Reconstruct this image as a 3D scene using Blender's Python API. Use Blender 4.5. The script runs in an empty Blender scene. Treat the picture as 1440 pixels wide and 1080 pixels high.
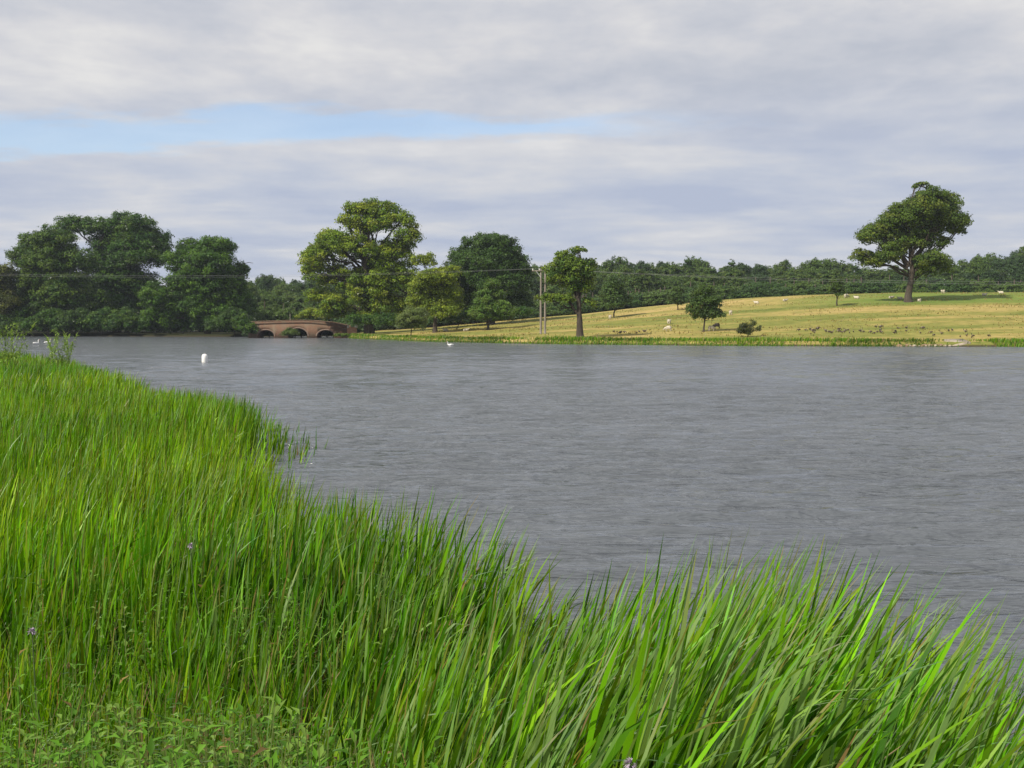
import bpy, math
import numpy as np
from mathutils import Vector

rng = np.random.default_rng(11)
SC = bpy.context.scene
COL = SC.collection
F = 1500.0
EYE = 2.6
HAZE = 0.00014
PIT = math.atan(82 / 1500)
CP, SP = math.cos(PIT), math.sin(PIT)
SUN_EL = math.radians(43)
SUN_DIR = Vector((-0.80, -0.60, 0)).normalized()      # horizontal direction towards the sun
R = math.radians


def P(px, py, D):
    """world point seen at photograph pixel (px, py) standing D metres off"""
    a = (px - 720) / F
    b = (540 - py) / F
    k = D / (CP + b * SP)
    return np.array([a * k, D, EYE + (-SP + b * CP) * k])


# ------------------------------------------------------------------ materials
def new_mat(name):
    m = bpy.data.materials.new(name)
    m.use_nodes = True
    nt = m.node_tree
    nt.nodes.clear()
    out = nt.nodes.new('ShaderNodeOutputMaterial')
    return m, nt, out


def nd(nt, kind, ins=None, **props):
    n = nt.nodes.new(kind)
    for k, v in props.items():
        setattr(n, k, v)
    if ins:
        for k, v in ins.items():
            if isinstance(v, bpy.types.NodeSocket):
                nt.links.new(v, n.inputs[k])
            else:
                n.inputs[k].default_value = v
    return n


def mth(nt, op, a, b=0.0, c=0.0, clamp=False):
    n = nd(nt, 'ShaderNodeMath', {0: a, 1: b, 2: c}, operation=op)
    n.use_clamp = clamp
    return n.outputs[0]


def mixc(nt, f, a, b, blend='MIX'):
    n = nt.nodes.new('ShaderNodeMix')
    n.data_type = 'RGBA'
    n.blend_type = blend
    for k, v in ((0, f), (6, a), (7, b)):
        if isinstance(v, bpy.types.NodeSocket):
            nt.links.new(v, n.inputs[k])
        else:
            n.inputs[k].default_value = v if k == 0 else (*v[:3], 1)
    return n.outputs[2]


def ramp(nt, f, stops):
    n = nt.nodes.new('ShaderNodeValToRGB')
    nt.links.new(f, n.inputs[0])
    cr = n.color_ramp
    while len(cr.elements) < len(stops):
        cr.elements.new(0.5)
    for e, (p, c) in zip(cr.elements, stops):
        e.position = p
        e.color = (*c, 1) if len(c) == 3 else c
    return n.outputs[0]


def smooth(nt, v, lo, hi, a=0.0, b=1.0):
    n = nd(nt, 'ShaderNodeMapRange', {0: v, 1: lo, 2: hi, 3: a, 4: b}, interpolation_type='SMOOTHSTEP')
    return n.outputs[0]


def leaf_mat(name, trans=0.3, gloss=0.06, rough=0.45, tint=(1, 1, 1), tboost=1.25):
    """foliage: colour comes from the leaf's own colour attribute"""
    m, nt, out = new_mat(name)
    at = nd(nt, 'ShaderNodeAttribute', attribute_name='Col')
    c = mixc(nt, 1.0, at.outputs[0], tint, 'MULTIPLY')
    ct = mixc(nt, 1.0, c, (tboost * 1.1, tboost, tboost * 0.5), 'MULTIPLY')
    d = nd(nt, 'ShaderNodeBsdfDiffuse', {0: c})
    t = nd(nt, 'ShaderNodeBsdfTranslucent', {0: ct})
    g = nd(nt, 'ShaderNodeBsdfGlossy', {0: (1, 1, 1, 1), 'Roughness': rough})
    mx = nd(nt, 'ShaderNodeMixShader', {0: trans, 1: d.outputs[0], 2: t.outputs[0]})
    fr = nd(nt, 'ShaderNodeFresnel', {0: 1.35})
    mx2 = nd(nt, 'ShaderNodeMixShader', {0: mth(nt, 'MULTIPLY', fr.outputs[0], gloss * 10), 1: mx.outputs[0], 2: g.outputs[0]})
    nt.links.new(mx2.outputs[0], out.inputs[0])
    return m


def simple_mat(name, a, b, scale=3.0, rough=0.8, bump=0.0, stretch=(1, 1, 1), spec=0.3):
    m, nt, out = new_mat(name)
    tc = nd(nt, 'ShaderNodeTexCoord')
    mp = nd(nt, 'ShaderNodeMapping', {0: tc.outputs['Object'], 3: stretch})
    n = nd(nt, 'ShaderNodeTexNoise', {0: mp.outputs[0], 'Scale': scale, 'Detail': 5.0, 'Roughness': 0.6})
    c = ramp(nt, n.outputs[0], [(0.3, a), (0.7, b)])
    bs = nd(nt, 'ShaderNodeBsdfPrincipled', {'Base Color': c, 'Roughness': rough, 'Specular IOR Level': spec})
    if bump:
        bp = nd(nt, 'ShaderNodeBump', {'Height': n.outputs[0], 'Strength': bump, 'Distance': 0.05})
        nt.links.new(bp.outputs[0], bs.inputs['Normal'])
    nt.links.new(bs.outputs[0], out.inputs[0])
    return m


def attr_mat(name, rough=0.8):
    m, nt, out = new_mat(name)
    at = nd(nt, 'ShaderNodeAttribute', attribute_name='Col')
    tc = nd(nt, 'ShaderNodeTexCoord')
    n = nd(nt, 'ShaderNodeTexNoise', {0: tc.outputs['Object'], 'Scale': 9.0, 'Detail': 4.0})
    c = mixc(nt, 1.0, at.outputs[0], ramp(nt, n.outputs[0], [(0.3, (0.8, 0.8, 0.8)), (0.7, (1.0, 1.0, 1.0))]), 'MULTIPLY')
    bs = nd(nt, 'ShaderNodeBsdfPrincipled', {'Base Color': c, 'Roughness': rough, 'Specular IOR Level': 0.2})
    nt.links.new(bs.outputs[0], out.inputs[0])
    return m


M = {}
M['leaf'] = leaf_mat('foliage', 0.34, 0.03, tint=(1.12, 1.2, 1.0))
M['reed'] = leaf_mat('reed_blade', 0.42, 0.013, 0.42)
M['herb'] = leaf_mat('herb_leaf', 0.30, 0.02, 0.45)
M['bark'] = simple_mat('bark', (0.035, 0.028, 0.020), (0.085, 0.070, 0.054), 2.2, 0.95, 0.6, (3, 3, 0.6))
M['pole'] = simple_mat('weathered_pole_wood', (0.15, 0.13, 0.11), (0.28, 0.25, 0.21), 3.0, 0.9, 0.2, (6, 6, 0.4))
M['metal'] = simple_mat('galvanised_steel', (0.30, 0.30, 0.31), (0.42, 0.42, 0.43), 4.0, 0.5)
M['ceramic'] = simple_mat('white_ceramic', (0.7, 0.7, 0.68), (0.8, 0.8, 0.78), 4.0, 0.3)
M['cable'] = simple_mat('aluminium_cable', (0.22, 0.22, 0.23), (0.32, 0.32, 0.33), 1.0, 0.6)
M['white'] = simple_mat('white_plastic', (0.74, 0.74, 0.72), (0.82, 0.82, 0.80), 6.0, 0.4)
M['stone'] = simple_mat('pale_stone', (0.26, 0.22, 0.16), (0.46, 0.40, 0.31), 2.0, 0.9, 0.3)
M['soil'] = simple_mat('bare_soil', (0.15, 0.10, 0.06), (0.30, 0.21, 0.13), 1.2, 0.95, 0.4)
M['animal'] = attr_mat('animal_coat', 0.85)
M['flower'] = simple_mat('purple_petals', (0.36, 0.27, 0.40), (0.52, 0.44, 0.55), 40.0, 0.7)
M['beak'] = simple_mat('orange_beak', (0.55, 0.20, 0.04), (0.65, 0.26, 0.06), 20.0, 0.5)


# ------------------------------------------------------------------ objects
def tag(o, label=None, cat=None, group=None, kind=None):
    if label: o['label'] = label
    if cat: o['category'] = cat
    if group: o['group'] = group
    if kind: o['kind'] = kind
    return o


def link(name, me, mat, parent=None, loc=None):
    o = bpy.data.objects.new(name, me)
    COL.objects.link(o)
    if mat is not None and me is not None and len(me.materials) == 0:
        me.materials.append(mat)
    if parent is not None:
        o.parent = parent
    if loc is not None:
        o.location = loc
    return o


def empty(name, loc, label, cat, group=None, rz=0.0):
    o = bpy.data.objects.new(name, None)
    COL.objects.link(o)
    o.location = loc
    o.rotation_euler = (0, 0, rz)
    o.empty_display_size = 0.3
    return tag(o, label, cat, group)


def mesh(name, V, Fq, colv=None, smoothf=False):
    """V (N,3); Fq (M,4) quads or list of arrays; colv (N,3) colour per vertex"""
    me = bpy.data.meshes.new(name)
    V = np.ascontiguousarray(V, dtype=np.float32)
    Fq = np.ascontiguousarray(Fq, dtype=np.int32)
    n, k = Fq.shape
    me.vertices.add(len(V))
    me.vertices.foreach_set('co', V.ravel())
    me.loops.add(n * k)
    me.loops.foreach_set('vertex_index', Fq.ravel())
    me.polygons.add(n)
    me.polygons.foreach_set('loop_start', np.arange(n, dtype=np.int32) * k)
    if smoothf:
        me.polygons.foreach_set('use_smooth', np.ones(n, dtype=bool))
    if colv is not None:
        a = me.color_attributes.new('Col', 'FLOAT_COLOR', 'POINT')
        c = np.ones((len(V), 4), dtype=np.float32)
        c[:, :3] = np.clip(colv, 0, 1)
        a.data.foreach_set('color', c.ravel())
    me.update(calc_edges=True)
    return me


class Geo:
    def __init__(s):
        s.V = []; s.F = []; s.C = []; s.n = 0

    def add(s, V, Fq, C=None):
        V = np.asarray(V, float)
        s.V.append(V); s.F.append(np.asarray(Fq, int) + s.n)
        if C is None: C = (0.5, 0.5, 0.5)
        C = np.asarray(C, float)
        if C.ndim == 1: C = np.tile(C, (len(V), 1))
        s.C.append(C); s.n += len(V)

    def tube(s, pts, rad, sides=8, C=None, cap=True):
        pts = np.asarray(pts, float); rad = np.asarray(rad, float)
        n = len(pts)
        if rad.ndim == 0: rad = np.full(n, float(rad))
        tg = np.gradient(pts, axis=0)
        tg /= np.linalg.norm(tg, axis=1)[:, None] + 1e-9
        ref = np.array([0.0, 0, 1]) if abs(tg[0][2]) < 0.8 else np.array([1.0, 0, 0])
        a = np.cross(tg, ref); a /= np.linalg.norm(a, axis=1)[:, None] + 1e-9
        b = np.cross(tg, a)
        th = np.linspace(0, 2 * math.pi, sides, endpoint=False)
        V = pts[:, None, :] + rad[:, None, None] * (np.cos(th)[None, :, None] * a[:, None, :] + np.sin(th)[None, :, None] * b[:, None, :])
        V = V.reshape(-1, 3)
        Fq = []
        for i in range(n - 1):
            for j in range(sides):
                j2 = (j + 1) % sides
                Fq.append((i * sides + j, i * sides + j2, (i + 1) * sides + j2, (i + 1) * sides + j))
        if cap and sides % 2 == 0:
            for e in (0, n - 1):
                for j in range(0, sides // 2 - 1):
                    Fq.append((e * sides + j, e * sides + j + 1, e * sides + sides - 2 - j, e * sides + sides - 1 - j))
        s.add(V, Fq, C)

    def box(s, lo, hi, C=None, rz=0.0, pivot=(0, 0)):
        x0, y0, z0 = lo; x1, y1, z1 = hi
        V = np.array([(x0, y0, z0), (x1, y0, z0), (x1, y1, z0), (x0, y1, z0), (x0, y0, z1), (x1, y0, z1), (x1, y1, z1), (x0, y1, z1)], float)
        if rz:
            c, q = math.cos(rz), math.sin(rz)
            X = V[:, 0] - pivot[0]; Y = V[:, 1] - pivot[1]
            V[:, 0] = pivot[0] + c * X - q * Y; V[:, 1] = pivot[1] + q * X + c * Y
        s.add(V, [(0, 3, 2, 1), (4, 5, 6, 7), (0, 1, 5, 4), (1, 2, 6, 5), (2, 3, 7, 6), (3, 0, 4, 7)], C)

    def lathe(s, prof, sides=16, C=None, at=(0, 0, 0)):
        pr = np.asarray(prof, float)
        th = np.linspace(0, 2 * math.pi, sides, endpoint=False)
        V = np.stack([pr[:, 0][:, None] * np.cos(th), pr[:, 0][:, None] * np.sin(th), np.repeat(pr[:, 1][:, None], sides, 1)], -1).reshape(-1, 3) + np.array(at)
        Fq = [(i * sides + j, i * sides + (j + 1) % sides, (i + 1) * sides + (j + 1) % sides, (i + 1) * sides + j) for i in range(len(pr) - 1) for j in range(sides)]
        s.add(V, Fq, C)

    def make(s, name, smoothf=False, colour=False):
        return mesh(name, np.concatenate(s.V), np.concatenate(s.F), np.concatenate(s.C) if colour else None, smoothf)


def pnoise(x, y, f, seed=0):
    """cheap smooth pseudo noise in -1..1"""
    r = np.random.default_rng(seed)
    v = 0
    for i in range(6):
        a = r.uniform(0, 6.28); k = f * r.uniform(0.6, 1.7); p = r.uniform(0, 6.28)
        v = v + np.sin((x * math.cos(a) + y * math.sin(a)) * k + p + 0.8 * np.sin((x * math.sin(a) - y * math.cos(a)) * k * 0.7 + p * 2))
    return v / 3.2


# ------------------------------------------------------------------ terrain
NEAR = np.array([(2.6, 2.0), (2.4, 3.4), (2.2, 4.2), (2.0, 4.9), (1.8, 5.7), (1.5, 6.35), (1.05, 6.6), (0.5, 6.25), (0.2, 5.85), (-0.15, 6.7), (-0.5, 7.9),
                 (-0.95, 9.2), (-1.6, 9.9), (-2.1, 10.0), (-3.1, 11.8), (-4.5, 16.5), (-5.0, 19.5), (-5.5, 22.5), (-6.7, 25.5), (-9, 29), (-11.4, 32.5), (-16, 41), (-23.5, 56), (-32, 68), (-48, 80),
                 (-90, 95), (-90, -40), (12, -40), (7, -6), (3.6, -1)])


def near_sd(X, Y):
    """signed distance to the near shoreline, positive on land"""
    X = np.asarray(X, float); Y = np.asarray(Y, float)
    d = np.full(X.shape, 1e9); inside = np.zeros(X.shape, bool)
    n = len(NEAR)
    for i in range(n):
        x0, y0 = NEAR[i]; x1, y1 = NEAR[(i + 1) % n]
        dx, dy = x1 - x0, y1 - y0
        t = np.clip(((X - x0) * dx + (Y - y0) * dy) / (dx * dx + dy * dy), 0, 1)
        d = np.minimum(d, np.hypot(X - x0 - t * dx, Y - y0 - t * dy))
        c = ((y0 > Y) != (y1 > Y)) & (X < (x1 - x0) * (Y - y0) / ((y1 - y0) if y1 != y0 else 1e-9) + x0)
        inside ^= c
    return np.where(inside, d, -d)


SX = [-2500, -400, -142, -125, -63, -56, -55, -37, -36, -33, -27, -15, 0, 12.7, 26, 43, 63, 150, 400, 2500]
SY = [262, 262, 262, 260, 252, 248, 262, 262, 232, 218, 205, 177, 156, 147, 139, 134.5, 132, 125, 120, 120]
HX = [-2500, -60, -20, 1.7, 18, 33, 52, 68, 87, 120, 400, 2500]
HY = [1.6, 1.6, 2.9, 4.3, 5.6, 7.3, 8.9, 9.9, 10.4, 10.5, 10.5, 10.5]


def sst(t):
    t = np.clip(t, 0, 1)
    return t * t * (3 - 2 * t)


def far_shore(X):
    return np.interp(X, SX, SY) + 0.5 * pnoise(X, X * 0.0, 0.45, 51) + 0.25 * pnoise(X, X * 0.0, 1.5, 52)


def ground(X, Y):
    X = np.asarray(X, float); Y = np.asarray(Y, float)
    d = near_sd(X, Y)
    r2 = np.maximum(X, 0) ** 2 + (np.minimum(X, 0) / 3.2) ** 2 + np.maximum(Y, 0) ** 2
    zn = -0.7 + 0.75 * sst((d + 1.6) / 1.8) + 0.10 * sst(d / 2.0) + 0.8 * np.exp(-r2 / 15.0) * sst(d / 3.0)
    s = Y - far_shore(X)
    zf = -0.9 + 1.5 * sst((s + 1.5) / 3.0)
    H = np.interp(X, HX, HY)
    t = np.clip((s - 3) / 108, 0, 1.25)
    rise = np.where(t < 0.9, t, 0.9 + 0.1 * (1 - np.exp(-(t - 0.9) / 0.1)))
    zf = zf + (H - 0.6) * rise + 0.10 * pnoise(X, Y, 0.11, 3) * sst(s / 8) + 0.03 * pnoise(X, Y, 0.6, 4) * sst(s / 4)
    return np.maximum(zn, zf)


def gz(x, y):
    return float(ground(np.array([x]), np.array([y]))[0])


def hit(px, py, d0=90, d1=340):
    """where the sight line through a photograph pixel first meets the ground beyond the lake"""
    D = np.arange(d0, d1, 0.5)
    p0 = P(px, py, 1.0)
    X = p0[0] * D; Z = EYE + (p0[2] - EYE) * D
    g = ground(X, D)
    ok = (Z <= g) & (g > 0.02)
    i = int(np.argmax(ok)) if ok.any() else len(D) - 1
    return np.array([X[i], D[i], g[i]])


def axis(parts):
    return np.unique(np.concatenate([np.arange(a, b, s) for a, b, s in parts]))


gx = axis([(-2500, -400, 150), (-400, -100, 6), (-100, -34, 1.5), (-34, 12, 0.5), (12, 130, 1.5), (130, 400, 10), (400, 2501, 150)])
gy = axis([(-400, -20, 30), (-20, 0, 2), (0, 34, 0.4), (34, 84, 1.0), (84, 118, 6), (118, 290, 1.0), (290, 420, 8), (420, 3200, 150)])
GX, GY = np.meshgrid(gx, gy)
GZ = ground(GX.ravel(), GY.ravel())
nx, ny = len(gx), len(gy)
idx = np.arange(nx * ny).reshape(ny, nx)
Fq = np.stack([idx[:-1, :-1].ravel(), idx[:-1, 1:].ravel(), idx[1:, 1:].ravel(), idx[1:, :-1].ravel()], 1)

# pasture / bank ground material
m, nt, out = new_mat('pasture_and_bank')
geo = nd(nt, 'ShaderNodeNewGeometry')
sep = nd(nt, 'ShaderNodeSeparateXYZ', {0: geo.outputs['Position']})
mp = nd(nt, 'ShaderNodeMapping', {0: geo.outputs['Position'], 3: (0.25, 1.0, 0.0)})
n1 = nd(nt, 'ShaderNodeTexNoise', {0: mp.outputs[0], 'Scale': 0.06, 'Detail': 5.0, 'Roughness': 0.55})
n2 = nd(nt, 'ShaderNodeTexNoise', {0: geo.outputs['Position'], 'Scale': 0.75, 'Detail': 6.0, 'Roughness': 0.7})
mp3 = nd(nt, 'ShaderNodeMapping', {0: geo.outputs['Position'], 3: (0.5, 1.0, 0.0)})
n3 = nd(nt, 'ShaderNodeTexNoise', {0: mp3.outputs[0], 'Scale': 0.28, 'Detail': 6.0, 'Roughness': 0.65})
mixn = mth(nt, 'ADD', mth(nt, 'MULTIPLY', n1.outputs[0], 0.75), mth(nt, 'MULTIPLY', n3.outputs[0], 0.30))
past = ramp(nt, mixn, [(0.42, (0.130, 0.160, 0.034)), (0.51, (0.215, 0.210, 0.055)), (0.57, (0.31, 0.255, 0.085)), (0.66, (0.40, 0.30, 0.125))])
# dry brow of the hill (long pale grass) and greener sward under the oak
fine = ramp(nt, n2.outputs[0], [(0.30, (0.62, 0.66, 0.55)), (0.5, (0.95, 0.95, 0.9)), (0.72, (1.25, 1.2, 1.15))])
past = mixc(nt, 1.0, past, fine, 'MULTIPLY')
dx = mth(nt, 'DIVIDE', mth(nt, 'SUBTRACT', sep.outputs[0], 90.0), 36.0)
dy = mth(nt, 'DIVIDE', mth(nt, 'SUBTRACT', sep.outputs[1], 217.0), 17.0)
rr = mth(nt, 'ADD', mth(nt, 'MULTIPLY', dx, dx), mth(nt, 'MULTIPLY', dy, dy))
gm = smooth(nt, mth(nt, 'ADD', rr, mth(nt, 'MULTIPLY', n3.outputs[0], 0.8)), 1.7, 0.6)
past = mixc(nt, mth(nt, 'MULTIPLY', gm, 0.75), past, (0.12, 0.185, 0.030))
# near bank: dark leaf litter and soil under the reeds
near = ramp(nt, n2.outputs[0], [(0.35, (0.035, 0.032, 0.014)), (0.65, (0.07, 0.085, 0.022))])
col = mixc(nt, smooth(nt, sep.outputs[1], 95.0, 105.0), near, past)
# shade under the left wood painted into the ground colour
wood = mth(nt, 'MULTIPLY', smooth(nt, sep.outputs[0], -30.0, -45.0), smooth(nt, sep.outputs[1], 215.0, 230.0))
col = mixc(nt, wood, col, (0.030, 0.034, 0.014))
# wet mud below the water line
col = mixc(nt, smooth(nt, sep.outputs[2], 0.35, 0.05), col, (0.05, 0.042, 0.026))
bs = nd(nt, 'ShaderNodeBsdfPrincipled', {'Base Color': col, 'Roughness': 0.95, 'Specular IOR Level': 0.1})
bp = nd(nt, 'ShaderNodeBump', {'Height': n2.outputs[0], 'Strength': 0.6, 'Distance': 0.25})
nt.links.new(bp.outputs[0], bs.inputs['Normal'])
nt.links.new(bs.outputs[0], out.inputs[0])
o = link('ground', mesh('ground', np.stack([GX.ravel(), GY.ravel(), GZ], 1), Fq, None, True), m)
tag(o, kind='structure')

# ------------------------------------------------------------------ water
m, nt, out = new_mat('lake_water')
geo = nd(nt, 'ShaderNodeNewGeometry')
pos = geo.outputs['Position']


def wn(scale, sx, sy, det, rough, rot=0.0, dist=0.0):
    mp = nd(nt, 'ShaderNodeMapping', {0: pos, 2: (0, 0, rot), 3: (sx, sy, 1.0)})
    return nd(nt, 'ShaderNodeTexNoise', {0: mp.outputs[0], 'Scale': scale, 'Detail': det, 'Roughness': rough, 'Distortion': dist}).outputs[0]


w1 = wn(0.8, 0.55, 1.3, 4.0, 0.55, R(6), 0.6)
w2 = wn(3.0, 0.35, 1.3, 3.0, 0.55, R(-8), 0.6)
w3 = wn(10.0, 0.4, 1.2, 2.0, 0.5, R(3))
w0 = wn(0.28, 0.5, 1.2, 2.0, 0.5, R(4), 0.3)
gust = wn(0.05, 0.5, 1.6, 3.0, 0.6)
gs = smooth(nt, gust, 0.32, 0.68, 0.55, 1.25)
def ridge(x):
    return mth(nt, 'SUBTRACT', 1.0, mth(nt, 'ABSOLUTE', mth(nt, 'MULTIPLY_ADD', x, 2.6, -1.3)))


h = mth(nt, 'ADD', mth(nt, 'MULTIPLY', ridge(w2), 0.075), mth(nt, 'MULTIPLY', w3, 0.014))
h = mth(nt, 'ADD', h, mth(nt, 'MULTIPLY', ridge(w1), 0.16))
# past the modelled ripples (150 m) the chop is only shaded
farw = smooth(nt, nd(nt, 'ShaderNodeSeparateXYZ', {0: pos}).outputs[1], 60.0, 150.0)
h = mth(nt, 'ADD', h, mth(nt, 'MULTIPLY', farw, mth(nt, 'ADD', mth(nt, 'MULTIPLY', w1, 0.3), mth(nt, 'MULTIPLY', w0, 0.5))))
h = mth(nt, 'MULTIPLY', h, gs)
bp = nd(nt, 'ShaderNodeBump', {'Height': h, 'Strength': 1.0, 'Distance': 1.0})
bs = nd(nt, 'ShaderNodeBsdfPrincipled', {'Base Color': (0.094, 0.105, 0.118, 1), 'Roughness': 0.13, 'IOR': 1.333, 'Normal': bp.outputs[0]})
nt.links.new(bs.outputs[0], out.inputs[0])
wxs = axis([(-1200, -200, 100), (-200, -60, 4), (-60, -26, 0.6), (-26, -9, 0.25), (-9, 16, 0.11), (16, 34, 0.22), (34, 85, 0.5), (85, 200, 5), (200, 1201, 100)])
wys = axis([(-120, -12, 12), (-12, 2, 1), (2, 22, 0.06), (22, 45, 0.10), (45, 90, 0.2), (90, 165, 0.4), (165, 300, 5)])
WX, WY = np.meshgrid(wxs.astype(np.float32), wys.astype(np.float32))
WZ = np.zeros_like(WX)
wr = np.random.default_rng(5)
lod = np.interp(WY, [2, 22, 45, 90, 165], [0.12, 0.18, 0.35, 0.7, 1.4]).astype(np.float32)
side = np.interp(np.abs(WX), [0, 16, 30, 60, 85, 90], [0.2, 0.25, 0.5, 0.9, 1.2, 9]).astype(np.float32)
lod = np.maximum(lod, side)
patch = (0.85 + 0.28 * pnoise(WX, WY * 1.6, 0.09, 41)).astype(np.float32)
for i_ in range(64):
    lam = 0.20 * (1.9 / 0.20) ** ((i_ + 0.5) / 64)
    k_ = 2 * math.pi / lam
    a_ = math.radians(wr.normal(-86, 10))            # crests run nearly across the view
    ph = wr.uniform(0, 6.28)
    slope = 0.048 * (1.0 if lam < 0.9 else (0.9 / lam) ** 1.0)
    th_ = k_ * (WX * math.cos(a_) + WY * math.sin(a_)) + ph + 0.8 * np.sin(WX * 0.31 / lam ** .5 + ph * 3) + 0.8 * np.sin(WY * 0.27 / lam ** .5 + ph)
    amp = slope / k_ * np.clip((lam / lod - 1.0) / 1.0, 0, 1)
    WZ += amp * patch * (np.exp(0.9 * np.sin(th_)) - 1.21)
WZ *= np.where((WY > 2) & (WY < 300), 1, 0)
ny_, nx_ = WX.shape
ii = np.arange(nx_ * ny_).reshape(ny_, nx_)
g = Geo()
g.add(np.stack([WX.ravel(), WY.ravel(), WZ.ravel()], 1), np.stack([ii[:-1, :-1].ravel(), ii[:-1, 1:].ravel(), ii[1:, 1:].ravel(), ii[1:, :-1].ravel()], 1))
tag(link('water', g.make('water', True), m), kind='structure')


# ------------------------------------------------------------------ blades
def blades(base, H, W, az, lean, bend, seg, col, face=None, twist=0.6, droop=None, dry=None):
    """ribbon leaves: base (N,3), length H, width W, lean towards azimuth az"""
    N = len(base)
    t = np.linspace(0, 1, seg + 1)[None, :]
    dirx, diry = np.cos(az)[:, None], np.sin(az)[:, None]
    ang = lean[:, None] + bend[:, None] * t ** 1.5
    if droop is not None:
        ang = ang + droop[:, None] * sst((t - 0.55) / 0.3)
    ds = (H / seg)[:, None]
    hx = np.concatenate([np.zeros((N, 1)), np.cumsum(np.sin(ang[:, :-1]) * ds, 1)], 1)
    hz = np.concatenate([np.zeros((N, 1)), np.cumsum(np.cos(ang[:, :-1]) * ds, 1)], 1)
    C = np.stack([base[:, 0:1] + dirx * hx, base[:, 1:2] + diry * hx, base[:, 2:3] + hz], -1)
    fa = (rng.uniform(0, math.pi, N) if face is None else face)[:, None] + twist * (t - 0.3) * rng.uniform(-1, 1, (N, 1))
    prof = np.minimum(1.0, 0.65 + 1.2 * t) * np.clip(1 - t ** 3.4, 0.03, 1)
    w = 0.5 * W[:, None] * prof
    wv = np.stack([np.cos(fa) * w, np.sin(fa) * w, np.zeros_like(w)], -1)
    V = np.stack([C - wv, C + wv], 2).reshape(-1, 3)
    b = (np.arange(N) * (seg + 1) * 2)[:, None] + (np.arange(seg) * 2)[None, :]
    Fq = np.stack([b, b + 1, b + 3, b + 2], -1).reshape(-1, 4)
    cc = np.repeat(col[:, None, :], seg + 1, 1)
    if dry is not None:                              # blade tips that have turned straw coloured
        k = (dry[:, None] * sst((t - 0.72) / 0.28))[..., None]
        cc = cc * (1 - k) + np.array([0.30, 0.20, 0.075]) * k
    # blade colour blends to a muted olive tone towards the base
    k = (0.35 * (1 - sst(t / 0.3)))[..., None]
    cc = cc * (1 - k) + np.array([0.10, 0.14, 0.03]) * k
    Cv = np.repeat(cc, 2, axis=1).reshape(-1, 3)
    return V, Fq, Cv


GREENS = np.array([(0.098, 0.245, 0.005), (0.135, 0.295, 0.006), (0.200, 0.335, 0.012), (0.066, 0.175, 0.006), (0.088, 0.205, 0.024)])


def green(N, wts=(0.28, 0.3, 0.2, 0.15, 0.07)):
    c = GREENS[rng.choice(len(GREENS), N, p=wts)]
    return c * rng.uniform(0.75, 1.25, (N, 1)) * rng.uniform(0.92, 1.08, (N, 3))


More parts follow.
